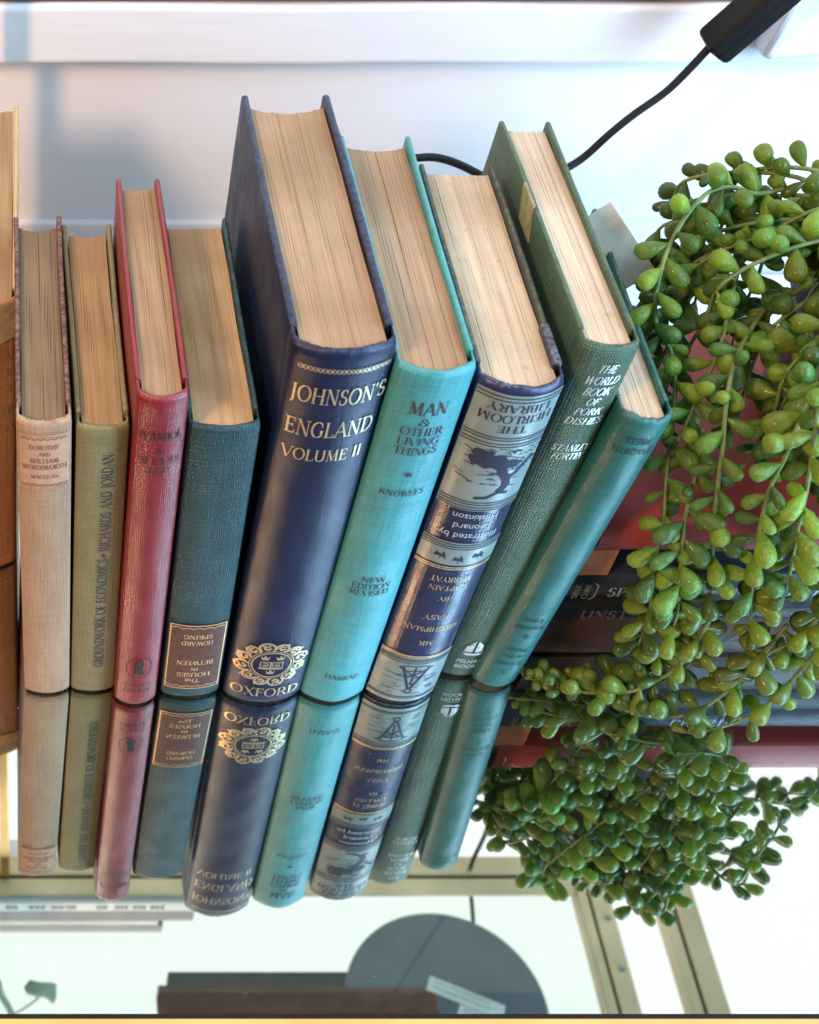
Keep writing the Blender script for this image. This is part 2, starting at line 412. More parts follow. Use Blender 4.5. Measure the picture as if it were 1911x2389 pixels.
GOLD = foil('gold_foil', (.72, .58, .36), .42, .55, .40)
GOLD2 = foil('dull_gold_foil', (.62, .47, .25), .5, .45, .38)
SILV = foil('silver_foil', (.85, .92, .92), .35, .5, .39)
BLK = foil('black_ink', (.02, .018, .02), .6, 0, .33)
DKB = foil('blue_black_ink', (.02, .025, .06), .6, 0, .34)
MRN = foil('maroon_ink', (.075, .03, .05), .6, 0, .35)
BRN = foil('faded_brown_ink', (.26, .10, .06), .7, 0, .38)
PALE = foil('pale_grey_ink', (.50, .56, .60), .55, 0, .40)
GRNK = foil('dark_green_ink', (.008, .035, .035), .6, 0, .30)

P_tan = paper('paper_tan', (.46, .32, .21), (.33, .22, .14))
P_grey = paper('paper_grey_brown', (.25, .185, .12), (.15, .11, .07))
P_warm = paper('paper_warm', (.40, .265, .145), (.27, .175, .095))
P_pink = paper('paper_pinkish', (.40, .27, .17), (.27, .175, .11))
P_cream = paper('paper_cream', (.68, .54, .39), (.47, .34, .22), fox=.35)
P_cream2 = paper('paper_cream_light', (.74, .60, .45), (.54, .40, .27), fox=.2)

def clothm(n, c, wr, h, **k): return cloth(n, c, wr, h, **k)

# ---- book 1: tan linen spine, maroon boards
linen = clothm('tan_linen', (.42, .27, .165), (.62, .48, .33), .186, rough=.75, wstr=.6, sheen=0, stain=(.30, .21, .14))
maroon = clothm('maroon_leather', (.09, .022, .028), (.50, .36, .26), .186, rough=.6, weave=160, wstr=.5)
b = Book('linen_spine_book', 'slim book with tan linen spine, pinkish paper title label and maroon boards',
         .0009, -.001, .0213, .186, .1214, -1.1, -.8, .0032, maroon, linen, P_grey, fray=.0008, seed=3, edge_gap=.003, dip=.004)
lab = plain('label_paper', (.46, .29, .19), .8, nscale=300, var=.12)
b.ink('title_label', [[(.0012, .150), (.0202, .150), (.0202, .1795), (.0012, .1795)]], lab, .0004, label='pinkish paper title label')
def wavy(x0, x1, z, a, n, wd): return stroke([(x0 + (x1 - x0) * i / 60, z + a * abs(math.sin(i / 60 * math.pi * n)) ) for i in range(61)], wd)
P = wavy(.0018, .0196, .1768, .0009, 7, .0004) + wavy(.0018, .0196, .1518, -.0009, 7, .0004) + stroke([(.0018, .1785), (.0196, .1785)], .0002) + stroke([(.0018, .1505), (.0196, .1505)], .0002)
b.ink('border', P, BRN, .0006); P = []
for t, z, wd, hh in (('DOROTHY', .1728, .0115, .0026), ('AND', .1690, .0045, .0022), ('WILLIAM', .1652, .0108, .0026), ('WORDSWORTH', .1615, .0168, .0027), ('MACLEAN', .1560, .0110, .0022)):
    P += place(*serif_text(t, 1.3), .0107, z, hh, wd)
b.ink('lettering', P, BRN, .0006)

# ---- book 2: olive
olive = clothm('olive_cloth', (.20, .185, .085), (.36, .33, .20), .182, rough=.62, wstr=.4, stain=(.24, .16, .08))
b = Book('olive_book', 'olive green book with its dark title running up the spine',
         .0230, -.0005, .0206, .182, .1206, -.8, -1.5, .0026, olive, olive, P_warm, seed=5, dip=.003)
q, wd = serif_text('GROUNDWORK OF ECONOMICS', 1.0); q2, wd2 = serif_text('RICHARDS AND JORDAN', 1.0)
P = place(q, wd, .0122, .0620, .0043, .080, 90) + place(q2, wd2, .0125, .1375, .0043, .060, 90) + [[(.0120, .1033), (.0128, .1033), (.0128, .1058), (.0120, .1058)]]
b.ink('lettering', P, DKB, .0004, split=False)

# ---- book 3: red
red = clothm('red_cloth', (.21, .007, .018), (.30, .03, .045), .2053, rough=.40, wstr=.35, sheen=0, weave=380, spec=.7)
b = Book('red_book', 'tall slim crimson red book with black lettering and small helmet emblem at the spine foot',
         .0433, -.0057, .0196, .2053, .1268, -.4, -1.3, .0045, red, red, P_pink, seed=8, dip=.001, fray=.0002)
P = []
for t, z, wd, hh in (('IVANHOE', .1850, .0155, .0042), ('SIR WALTER', .1712, .0155, .0036), ('SCOTT', .1660, .0095, .0036)):
    P += place(*serif_text(t, 1.1), .0100, z, hh, wd)
P += place(*font_text('by'), .0102, .1778, .0028, .0032, slant=.3)
for t, z in (('Crown', .0185), ('Library', .0135)): P += place(*font_text(t), .0098, z, .0034, .0125, slant=.35)
b.ink('lettering', P, BLK, .0004); P = []
P += stroke(arc(.0098, .0315, .0058, .0078, 0, 360, 36), .0004)
P += [[(.0072, .0265), (.0124, .0265), (.0120, .0285), (.0112, .0290), (.0112, .0330), (.0118, .0345), (.0110, .0365), (.0098, .0372), (.0086, .0365), (.0080, .0345), (.0086, .0330), (.0084, .0290), (.0076, .0285)]]
b.ink('emblem', P, BLK, .0004)

# ---- book 4: dark teal with label
dteal = clothm('dark_teal_cloth', (.008, .050, .060), (.10, .20, .23), .1851, rough=.5, wstr=.7, weave=320, weave_amt=.3)
b = Book('dark_teal_book', 'dark teal book with a red-brown gilt-edged title label low on its spine',
         .0652, -.0025, .0277, .1851, .1223, -.7, -1.2, .0036, dteal, dteal, paper('paper_ochre', (.56, .39, .22), (.42, .29, .16)), seed=11, dip=.0005, fray=.0003)
lb = plain('label_leather', (.10, .038, .030), .5, nscale=500, var=.3)
b.ink('title_label', [[(.0012, .0085), (.0266, .0085), (.0266, .0590), (.0012, .0590)]], lb, .0004, label='red-brown title label')
P = []
for a in ((.0018, .0090, .0260, .0585),):
    x0, z0, x1, z1 = a
    for l in ([(x0, z0), (x1, z0)], [(x1, z0), (x1, z1)], [(x1, z1), (x0, z1)], [(x0, z1), (x0, z0)]): P += stroke(l, .0005)
P += wavy(.0024, .0254, .0560, .0009, 5, .0004) + wavy(.0024, .0254, .0115, -.0009, 5, .0004)
b.ink('border', P, foil('border_gold', (.95, .66, .33), .45, .4, .38), .0006); P = []
for t, z, wd, hh in (('SPRING', .0500, .0130, .0030), ('HOWARD', .0452, .0140, .0030), ('BETWEEN', .0298, .0165, .0032), ('IN', .0248, .0035, .0024), ('HOUSES', .0203, .0150, .0032)):
    P += place(*serif_text(t, 1.2), .0140, z, hh, wd, 180)
P += place(*font_text('The'), .0138, .0155, .0032, .0068, 180)
b.ink('lettering', P, foil('bright_gold_foil', (.95, .66, .33), .45, .4, .38), .0006)

# ---- book 5: navy
navy = clothm('navy_cloth', (.007, .015, .056), (.10, .15, .24), .228, rough=.42, spec=.42, wstr=.22, weave=500, sheen=0, weave_amt=.06)
b = Book('navy_book', 'tallest, thickest book, navy cloth with gilt title and gilt crest at the foot',
         .0949, -.0019, .0377, .228, .1504, .4, -1.5, .0078, navy, navy, P_tan, seed=13, dip=.006, fray=.0007, bt=.003, pw=.0008, edge_gap=.004)
P = []
for t, z, wd, hh, cx in (("JOHNSON'S", .2053, .0350, .0080, .0196), ('ENGLAND', .1880, .0325, .0082, .0190), ('VOLUME II', .1738, .0300, .0062, .0182), ('OXFORD', .0105, .0310, .0066, .0180)):
    P += place(*serif_text(t, 1.0), cx, z, hh, wd)
b.ink('lettering', P, GOLD, .0005); P = []
for k in range(20):      # twisted rope rule below the head
    x = .003 + k * .00165
    P += stroke([(x, .2175), (x + .0008, .2195), (x + .0019, .2175)], .00035) + stroke([(x, .2192), (x + .0010, .2170), (x + .0019, .2192)], .00035)
b.ink('rope_rule', P, GOLD, .0005); P = []
cx, cz = .0180, .0330
def E(rx, rz, wd, a0=0, a1=360, n=40, ox=0, oz=0): return stroke(arc(cx + ox, cz + oz, rx, rz, a0, a1, n), wd)
P += E(.0088, .0094, .0007) + E(.0100, .0106, .0004)
for k in range(12):      # scrolls of the cartouche
    a = 2 * math.pi * k / 12 + .26
    ox, oz = .0128 * math.cos(a), .0134 * math.sin(a); s0 = math.degrees(a)
    big = 1.15 if k % 3 == 0 else .95
    P += E(.0030 * big, .0030 * big, .0011, s0 - 150, s0 + 120, 14, ox, oz) + E(.0013, .0013, .0012, s0, s0 + 260, 10, ox * 1.02, oz * 1.02)
    P += E(.0018, .0018, .0008, s0 + 90, s0 + 300, 8, ox * 1.24, oz * 1.2)
for k in range(24):
    a = 2 * math.pi * k / 24; P += disc(cx + .0113 * math.cos(a), cz + .0120 * math.sin(a), .0006, .0006, 6)
def crown(x, z, s): return [[(x - s, z + s * .8), (x - s * .7, z - s * .6), (x + s * .7, z - s * .6), (x + s, z + s * .8), (x + s * .45, z), (x, z + s), (x - s * .45, z)]]
P += crown(cx - .0034, cz + .0052, .0021) + crown(cx + .0034, cz + .0052, .0021) + crown(cx, cz - .0058, .0021)
for s0 in (-1, 1):
    for l in ([(0.0003, -.0024), (.0050, -.0024)], [(.0050, -.0024), (.0050, .0022)], [(.0050, .0022), (.0003, .0022)], [(.0004, -.0024), (.0004, .0022)], [(.0012, .0010), (.0040, .0010)], [(.0012, -.0002), (.0040, -.0002)], [(.0012, -.0013), (.0040, -.0013)]):
        P += stroke([(cx + s0 * x, cz + z) for x, z in l], .0005)
P += stroke([(cx - .0056, cz - .0031), (cx + .0056, cz - .0031)], .0007)
b.ink('crest', P, GOLD, .0005)

# ---- book 6: bright teal
teal = clothm('bright_teal_cloth', (.060, .33, .36), (.20, .48, .44), .217, rough=.45, wstr=.28, sheen=0, weave=420)
b = Book('bright_teal_book', 'bright teal blue book with dark stamped title, right beside the thick navy book',
         .1318, -.0026, .0295, .217, .1375, 1.0, -.5, .0065, teal, teal, P_tan, seed=17, dip=.004, power=1.8)
P = []
for t, z, wd, hh in (('MAN', .1985, .0145, .0066), ('&', .1915, .0042, .0040), ('OTHER', .1862, .0160, .0042), ('LIVING', .1808, .0160, .0042), ('THINGS', .1756, .0165, .0042),
                     ('KNOWLES', .1512, .0175, .0034), ('NEW', .0955, .0105, .0034), ('EDITION', .0908, .0165, .0036), ('REVISED', .0862, .0165, .0036), ('HARRAP', .0215, .0150, .0036)):
    P += place(*serif_text(t, 1.25), .0150, z, hh, wd)
P += star(.0150, .1625, .0016, 6)
b.ink('lettering', P, MRN, .0004)

# ---- book 7: navy and grey engraved
nvy2 = clothm('navy_paper', (.024, .032, .085), (.38, .40, .42), .208, rough=.36, wstr=.12, weave=200, sheen=0, weave_amt=.05)
gry2 = clothm('grey_board', (.055, .07, .06), (.3, .28, .2), .208, rough=.6, wstr=.3)
b = Book('engraved_spine_book', 'navy book with pale grey-green engraved panels and upside-down lettering on its spine',
         .1631, -.0002, .0319, .208, .1275, 1.4, .1, .0080, gry2, nvy2, P_cream, seed=19, dip=.0005, fray=.0007)
panel = plain('grey_green_paper', (.20, .27, .265), .38, nscale=120, var=.14)
W = .0319
def band(z0, z1): return [[(.0002, z0), (W - .0002, z0), (W - .0002, z1), (.0002, z1)]]
b.ink('printed_panel', band(.1395, .2045), panel, .0003); b.ink('printed_panel', band(.1045, .1190), panel, .0003); b.ink('printed_panel', band(.0010, .0360), panel, .0003)
P = []
for z in (.2030, .2012, .1822, .1808, .1788, .1773, .1448, .1434, .1418, .1404, .1180, .1166, .1152, .0350, .0338, .0322, .0052, .0040): P += stroke([(.0004, z), (W - .0004, z)], .00055)
b.ink('printed_rules', P, DKB, .0005); P = []
for t, z, wd, hh in (('LIBRARY', .1977, .0230, .0040), ('HEIRLOOM', .1922, .0270, .0042), ('THE', .1868, .0110, .0038)):
    P += place(*serif_text(t, 1.3), .0163, z, hh, wd, 180)
b.ink('lettering', P, DKB, .0005); P = []
P += star(.0085, .1100, .0030, 6, .2) + star(.0160, .1085, .0028, 6, .2) + star(.0240, .1100, .0030, 6, .2)
b.ink('printed_stars', P, DKB, .0005); P = []
rn = random.Random(4)      # engraving: surging waves under a rearing dark shape
def blob(x, z, rx, rz, n=18, j=.25): return [[(x + rx * (1 + rn.uniform(-j, j)) * math.cos(2 * math.pi * k / n), z + rz * (1 + rn.uniform(-j, j)) * math.sin(2 * math.pi * k / n)) for k in range(n)]]
P += blob(.0130, .1690, .0072, .0040) + blob(.0190, .1672, .0060, .0028) + blob(.0095, .1725, .0045, .0022)
P += stroke([(.0175, .1668), (.0190, .1630), (.0215, .1590), (.0225, .1550), (.0205, .1510)], .0034)
P += stroke([(.0215, .1590), (.0245, .1610), (.0275, .1660), (.0300, .1690)], .0020)
P += stroke([(.0120, .1475), (.0165, .1480), (.0205, .1510), (.0245, .1500)], .0016)
for k in range(46):
    x = rn.uniform(.001, .022); z = rn.uniform(.1555, .1765); l = rn.uniform(.002, .007); s0 = rn.uniform(-.25, .1)
    P += stroke([(x, z), (x + l * .5, z + l * s0 + .0003), (x + l, z + l * s0 * 2)], rn.uniform(.0002, .0005))
for k in range(24):
    x = rn.uniform(.018, .0305); z = rn.uniform(.1640, .1760); P += stroke([(x, z), (x + .0015, z + rn.uniform(-.002, .0005))], .0004)
b.ink('engraving', P, DKB, .0005); P = []
# tail panel: trestle-like device between waves
P += stroke([(.0090, .0285), (.0120, .0300), (.0210, .0300), (.0245, .0285), (.0210, .0262), (.0120, .0262), (.0090, .0285)], .0007)
P += stroke([(.0110, .0285), (.0160, .0120)], .0012) + stroke([(.0225, .0285), (.0170, .0120)], .0012) + stroke([(.0135, .0210), (.0200, .0255)], .0008) + stroke([(.0190, .0210), (.0130, .0255)], .0008)
P += stroke(arc(.0165, .0100, .0016, .0016, 0, 360, 14), .0007) + stroke([(.0165, .0290), (.0165, .0150)], .0008)
for k in range(40):
    x = rn.uniform(.002, .026); z = rn.uniform(.0075, .0230); l = rn.uniform(.002, .004)
    P += stroke([(x, z), (x + l, z + rn.uniform(-.0006, .0006))], .0003)
b.ink('tail_engraving', P, DKB, .0005)
P = []
for t, z, wd, hh in (('Huskinson', .1355, .0180, .0036), ('Leonard', .1295, .0150, .0036), ('Illustrated by', .1235, .0235, .0036)):
    P += place(*font_text(t), .0160, z, hh, wd, 180)
b.ink('lettering', P, PALE, .0004, label='pale lettering')
P = []
for z in (.1030, .1018, .0378, .0368): P += stroke([(.0003, z), (W - .0003, z)], .0007)
b.ink('gilt_rules', P, GOLD2, .0004); P = []
for t, z, wd, hh in (('MARRYAT', .0948, .0170, .0034), ('CAPTAIN', .0888, .0160, .0032), ('BY', .0815, .0048, .0030), ('EASY', .0680, .0110, .0034), ('MIDSHIPMAN', .0590, .0240, .0034), ('MR', .0485, .0062, .0032)):
    P += place(*serif_text(t, 1.0), .0162, z, hh, wd, 180)
b.ink('lettering', P, GOLD2, .0004, label='dull gilt lettering')
bm = bmesh.new(); rbox(bm, W - .0030, W + .0003, .006, .028, .150, .2083, .0006); obj('cloth_corner', bm, nvy2, b.root)['label'] = 'navy cloth edge over the board'

# ---- book 8: sage green
sage = clothm('sage_green_cloth', (.060, .115, .075), (.20, .26, .15), .2157, rough=.45, wstr=.8, weave=300, weave_amt=.3)
b = Book('sage_green_book', 'sage green coarse-cloth book with silver lettering and a small silver ship emblem',
         .1992, .0096, .0217, .2157, .1377, 2.0, -.7, .0040, sage, sage, P_cream2, seed=23, dip=.0005, fray=.0002)
P = []
for t, z, wd, hh in (('THE', .2050, .0068, .0040), ('WORLD', .1990, .0125, .0040), ('BOOK', .1932, .0100, .0040), ('OF', .1878, .0046, .0036), ('PORK', .1825, .0100, .0036), ('DISHES', .1772, .0140, .0036), ('STANLEY', .1620, .0145, .0036), ('FORTIN', .1572, .0120, .0036)):
    P += place(*serif_text(t, 1.4), .0118, z, hh, wd, 0, .25)
for t, z in (('PELHAM', .0140), ('BOOKS', .0100)): P += place(*font_text(t), .0110, z, .0029, .0120, 0, .2)
b.ink('lettering', P, SILV, .0005); P = []
X, Z = .0110, .0245
P += [[(X - .0050, Z - .0035), (X - .0032, Z - .0055), (X + .0034, Z - .0055), (X + .0050, Z - .0032), (X, Z - .0042)], [(X - .0008, Z - .003), (X - .0046, Z - .0024), (X - .0040, Z + .0018), (X - .0006, Z + .0030)], [(X + .0004, Z - .003), (X + .0040, Z - .0022), (X + .0034, Z + .0022), (X + .0006, Z + .0055)], [(X - .0030, Z + .0026), (X - .0006, Z + .0034), (X - .0005, Z + .0056)]]
b.ink('ship_emblem', P, SILV, .0005)
tan = plain('bare_board', (.27, .25, .13), .7, nscale=300, var=.3)
bm = bmesh.new(); rbox(bm, -.0003, .0012, .078, .094, .203, .2161, .0004)
for v in bm.verts:
    if v.co.z < .205: v.co.y -= .007
o = obj('rubbed_patch', bm, tan, b.root); o['label'] = 'tan patch where the cloth has worn off the board'

# ---- book 9: green-teal, leaning
rteal = clothm('green_teal_cloth', (.020, .135, .125), (.30, .30, .20), .1839, rough=.45, wstr=.25, weave=450)
b = Book('green_teal_book', 'green-teal book leaning at the right end of the row towards the stack',
         .2144, .0047, .0209, .1839, .1254, 4.5, 1.2, .0055, rteal, rteal, P_cream2, seed=29, dip=.0005, fray=.0009, z=.002)
P = []
for t, z, wd, hh in (('PRESS', .1725, .0105, .0036), ('EPWORTH', .1668, .0155, .0036), ('Evens', .0545, .0085, .0032), ('Bramwell', .0490, .0135, .0032), ('G.', .0425, .0032, .0032), ('Fields', .0320, .0090, .0034), ('in the', .0265, .0085, .0034), ('Romany', .0205, .0125, .0034), ('A', .0140, .0028, .0032)):
    P += place(*font_text(t), .0105, z, hh, wd, 180)
b.ink('lettering', P, GRNK, .0004)

# paper slip sticking out between the last two books
m = plain('slip_paper', (.86, .84, .78), .8, nscale=200, var=.12)
bm = bmesh.new(); rbox(bm, -.011, .011, -.0004, .0004, -.022, .022, .0001, 1)
for v in bm.verts: v.co.y += .002 * math.sin(v.co.z * 60)
nt = m.node_tree; t = nd(nt, 'ShaderNodeBsdfTranslucent'); t.inputs[0].default_value = (.85, .84, .80, 1); mx = nd(nt, 'ShaderNodeMixShader'); mx.inputs[0].default_value = .45
nt.links.new(nt.nodes['Principled BSDF'].outputs[0], mx.inputs[1]); nt.links.new(t.outputs[0], mx.inputs[2]); nt.links.new(mx.outputs[0], nt.nodes['Material Output'].inputs[0])
o = obj('paper_slip', bm, m); o.matrix_world = Matrix.Translation((.2500, .100, .1850)) @ Matrix.Rotation(R(-40), 4, 'Y') @ Matrix.Rotation(R(8), 4, 'Z')
tag(o, 'plain off-white paper slip sticking out above the leaning green-teal book', 'paper slip')

# ---- brown leather book cut by the left frame edge
brown = clothm('brown_leather', (.42, .215, .095), (.50, .36, .20), .19, rough=.42, weave=120, wstr=.3, weave_amt=.04, stain=(.30, .12, .04))
b = Book('brown_leather_book', 'thick tan-brown leather book at the left edge with gilt title and torn paper cap',
         -.0490, .078, .0455, .177, .139, .4, 0, .008, clothm('pale_leather', (.66, .44, .20), (.6, .45, .28), .177, rough=.55), brown, P_warm, seed=31, dip=.003, ov=.001)
P = []
for t, z, wd in (("HISTORY OF A'", .1450, .034), ('GREAT LADS', .1350, .033), ('CLASSICS', .1235, .032), ('AND THE', .1085, .0335), ('WORLD TO', .0985, .033)):
    pass
for t, z in (("A'", .1460), ('S', .1370), ('S', .1270), ('HE', .1130), ('O', .1010)): P += place(*serif_text(t, 1.0), .0455 - .0042, z, .0042)
P += stroke([(.004, .0080), (.0430, .0080), (.0430, .0250), (.004, .0250), (.004, .0080)], .0006)
b.ink('lettering', P, GOLD2, .0004)
b.ink('torn_paper_cap', [[(.0003, .155), (.012, .158), (.026, .152), (.0452, .157), (.0452, .1768), (.0003, .1768)]], plain('old_jacket_paper', (.40, .32, .18), .8, nscale=200), .0005)['label'] = 'torn olive-buff paper cap'

# ------------------------------------------------------------------ mirror shelf, rails, wall
def glossy(name, c, rough=0.0):
    m, nt, b = mat(name); b.inputs['Base Color'].default_value = (*c, 1); b.inputs['Metallic'].default_value = 1; b.inputs['Roughness'].default_value = rough
    return m, nt, b
mir, nt, bs = glossy('mirror_silver', (.755, .775, .765), .006)
v = coords(nt); nt.links.new(ramp(nt, noise(nt, v, 9, 4), [(.45, .002), (.80, .014)]), bs.inputs['Roughness'])
bm = bmesh.new(); rbox(bm, -.30, .57, -.157, .300, -.006, 0.0, 0)
sh = empty('mirror_shelf'); tag(sh, 'mirrored glass shelf with brass front rail that the standing books stand on', 'shelf')
obj('mirror_panel', bm, mir, sh)
glass, nt, bs = mat('clear_glass')
out = nt.nodes['Material Output']; nt.nodes.remove(bs)
tr = nd(nt, 'ShaderNodeBsdfTransparent'); tr.inputs[0].default_value = (.95, .985, .965, 1)
gl = nd(nt, 'ShaderNodeBsdfGlossy'); gl.inputs['Roughness'].default_value = .01
fr = nd(nt, 'ShaderNodeFresnel'); fr.inputs['IOR'].default_value = 1.45
mx = nd(nt, 'ShaderNodeMixShader')
nt.links.new(fr.outputs[0], mx.inputs[0]); nt.links.new(tr.outputs[0], mx.inputs[1]); nt.links.new(gl.outputs[0], mx.inputs[2]); nt.links.new(mx.outputs[0], out.inputs[0])
bm = bmesh.new()
vs = [bm.verts.new(p) for p in ((-.30, -.1565, .0018), (.57, -.1565, .0018), (.57, .300, .0018), (-.30, .300, .0018))]; bm.faces.new(vs)
g1 = glass.copy(); g1.name = 'dusty_glass'; nt = g1.node_tree; df = nd(nt, 'ShaderNodeBsdfDiffuse'); df.inputs[0].default_value = (.7, .7, .7, 1); m2 = nd(nt, 'ShaderNodeMixShader')
vv = coords(nt); dd = mth(nt, 'ADD', mth(nt, 'MULTIPLY', ramp(nt, noise(nt, vv, 750, 3, .6), [(.70, 0.0), (.76, 1.0)]), .35), mth(nt, 'MULTIPLY', ramp(nt, noise(nt, vv, 16, 7, .7), [(.45, 0.0), (.8, 1.0)]), .008))
mxn = [n for n in nt.nodes if n.type == 'MIX_SHADER' and n != m2][0]; nt.links.new(dd, m2.inputs[0]); nt.links.new(mxn.outputs[0], m2.inputs[1]); nt.links.new(df.outputs[0], m2.inputs[2])
nt.links.new(m2.outputs[0], [n for n in nt.nodes if n.type == 'OUTPUT_MATERIAL'][0].inputs[0])
obj('glass_top', bm, g1, sh)
brass = plain('brass', (.80, .50, .20), .32, 1.0, nscale=30, var=.12)
black = plain('matt_black', (.008, .008, .009), .6, nscale=300, var=.3, spec=.2)
bm = bmesh.new(); rbox(bm, -.31, .58, -.1588, -.1572, -.014, .0004, 0); obj('gap_strip', bm, black, sh)  # black strip painted in for the dark gap between mirror and rail
bm = bmesh.new(); rbox(bm, -.31, .58, -.180, -.1590, -.030, .0008, .0008); obj('front_rail', bm, plain('brass_rail', (.78, .42, .13), .7, .1, nscale=40, var=.12), sh)
bm = bmesh.new(); rbox(bm, -.0215, -.0125, .2555, .2645, .0018, .714, .001); obj('post', bm, brass, sh)

paint, nt, bs = mat('gloss_white_paint')
v = coords(nt); n1 = noise(nt, v, 6, 5); n2 = noise(nt, coords(nt, (12, 12, 90)), 1, 5)
sc1 = ramp(nt, noise(nt, coords(nt, (6, 6, 30)), 3, 8, .8), [(.70, 0.0), (.80, 1.0)])
nt.links.new(mixc(nt, mth(nt, 'MULTIPLY', sc1, .25), ramp(nt, n1, [(.3, (.86, .85, .88)), (.7, (.92, .91, .93))]), (.50, .50, .52)), bs.inputs['Base Color'])
bs.inputs['Roughness'].default_value = .34
n3 = noise(nt, coords(nt, (60, 60, 130)), 1, 5)
bump(nt, bs, mth(nt, 'ADD', mth(nt, 'MULTIPLY', n1, 2.0), mth(nt, 'ADD', n2, mth(nt, 'MULTIPLY', n3, .3))), .28, .002)
def struct(name, bm, m): return tag(obj(name, bm, m), kind='structure')
bm = bmesh.new(); rbox(bm, -1.2, 2.0, .312, .36, -.6, .155, 0); struct('back_wall', bm, paint)
bm = bmesh.new(); rbox(bm, -1.2, 2.0, .306, .3118, -.6, .036, .0015); struct('skirting', bm, paint)
bm = bmesh.new(); rbox(bm, -1.2, 2.0, .283, .37, .1580, .1918, .003, 3)
bmesh.ops.subdivide_edges(bm, edges=[e for e in bm.edges if e.calc_length() > 1], cuts=120)
rr = random.Random(2)
for v_ in bm.verts:
    if -.2 < v_.co.x < .8: v_.co.z += .0005 * math.sin(v_.co.x * 37) + rr.uniform(-1, 1) * .00015
sill = struct('window_sill', bm, paint)
bm = bmesh.new(); rbox(bm, -1.2, 2.0, .2855, .37, .1925, .207, .0015); tag(obj('sill_board', bm, plain('stained_wood', (.16, .07, .035), .4, nscale=25, var=.5)), 'thin strip of stained wood lying along the top of the white window sill', 'wood strip')
# the window above the sill: blown-out overcast daylight
m, nt, bs = mat('daylight_pane'); nt.nodes.remove(bs); em = nd(nt, 'ShaderNodeEmission'); em.inputs[0].default_value = (.97, .98, .98, 1); em.inputs[1].default_value = 1.5
nt.links.new(em.outputs[0], nt.nodes['Material Output'].inputs[0])
bm = bmesh.new(); vs = [bm.verts.new(p) for p in ((-1.2, .352, .21), (2.0, .352, .21), (2.0, .352, 1.9), (-1.2, .352, 1.9))]; bm.faces.new(vs)
struct('window_pane', bm, m)
# lump of old paint-covered moulding at the right end of the sill
bm = bmesh.new(); rbox(bm, -.022, .10, -.012, .02, -.006, .06, .005, 3)
bmesh.ops.subdivide_edges(bm, edges=bm.edges[:], cuts=5, use_grid_fill=True)
for v_ in bm.verts:
    p = v_.co; v_.co = p + Vector((.012 * (p.z / .06), 0, 0)) + Vector((0, -1, .3)) * .0022 * math.sin(p.x * 260 + p.z * 90) + Vector((0, 0, 1)) * .0015 * math.sin(p.x * 150)
o = obj('sill_bracket', bm, paint, None, True); o.location = (.3985, .283, .1745)
tag(o, 'lumpy white-painted bracket at the right end of the window sill', 'bracket')

# ------------------------------------------------------------------ lamp cable with in-line switch
cb = plain('black_cable', (.010, .010, .012), .5, nscale=300, var=.3, spec=.25)
root = empty('lamp_cable', (.34, .25, .19)); tag(root, 'black lamp cable with a chunky in-line switch hanging behind the books', 'cable')
def world_child(o): o.matrix_parent_inverse = root.matrix_world.inverted()
root.matrix_world = Matrix.Translation((.34, .25, .19))
pts = [(0.3368, 0.25, 0.189), (0.3237, 0.247, 0.168), (0.3086, 0.243, 0.1554), (0.2986, 0.24, 0.146), (0.2848, 0.236, 0.1313), (.2606, .225, .1259), (.2444, .215, .1294), (.2272, .21, .1429), (.2089, .205, .1548), (.1942, .2, .1607), (.1809, .195, .1600), (.1700, .19, .1450), (.165, .19, .11), (.17, .2, .06), (.18, .24, .01)]
bm = bmesh.new(); tube(bm, catmull(pts, 8), .0020, 10); o = obj('cable', bm, cb, root, True); world_child(o)
pts = [(.3660, .250, .2306), (.385, .245, .29), (.405, .250, .42), (.422, .258, .58), (.4273, .26, .638), (.4294, .262, .69), (.436, .266, .73), (.434, .25, .7300), (.428, .21, .7285), (.417, .19, .728), (.41, .17, .7285)]
bm = bmesh.new(); tube(bm, catmull(pts, 8), .0020, 10); o = obj('cable', bm, cb, root, True); world_child(o)
bm = bmesh.new(); rbox(bm, -.0098, .0098, -.0075, .0075, -.027, .027, .003, 3); rbox(bm, -.0101, .0101, -.0004, .0004, -.0265, .0265, .0002, 1); rbox(bm, -.004, .004, -.0098, -.006, -.008, .010, .001)
sw = obj('switch', bm, black, root)
ax = Vector((.0158, 0, .0237)).normalized(); L = Vector((.3395, .25, .1909)) + ax * .024
sw.matrix_parent_inverse = root.matrix_world.inverted()
sw.matrix_world = Matrix.Translation(L) @ ax.to_track_quat('Z', 'Y').to_matrix().to_4x4()

# ------------------------------------------------------------------ upper glass shelf and what lies on it (seen in the mirror)
ZG = .72
us = empty('upper_glass_shelf', (0, 0, ZG)); tag(us, 'upper glass shelf in a pale brass frame, seen only as a reflection in the mirror', 'shelf')
rail = plain('pale_rail_metal', (.60, .50, .30), .45, .35, nscale=12, var=.2)
dark = plain('rail_groove', (.10, .07, .04), .7, nscale=40, var=.2)
def railbar(name, x0, x1, y0, y1, along):
    bm = bmesh.new()
    if along == 'x':
        t = (y1 - y0); rbox(bm, x0, x1, y0, y0 + t * .42, -.006, -.001, .0008); rbox(bm, x0, x1, y0 + t * .52, y1, -.006, .012, .0008)
    else:
        t = (x1 - x0); rbox(bm, x0, x0 + t * .30, y0, y1, -.006, .012, .0008); rbox(bm, x0 + t * .40, x1, y0, y1, -.006, -.001, .0008)
    p = obj(name, bm, rail, us); bm = bmesh.new()
    if along == 'x': rbox(bm, x0, x1, y0 + .003, y1 - .003, -.001, .003, 0)
    else: rbox(bm, x0 + .003, x1 - .003, y0, y1, -.001, .003, 0)
    g = obj('groove', bm, dark, p); return p
railbar('back_rail', -.30, .5285, .238, .278, 'x')
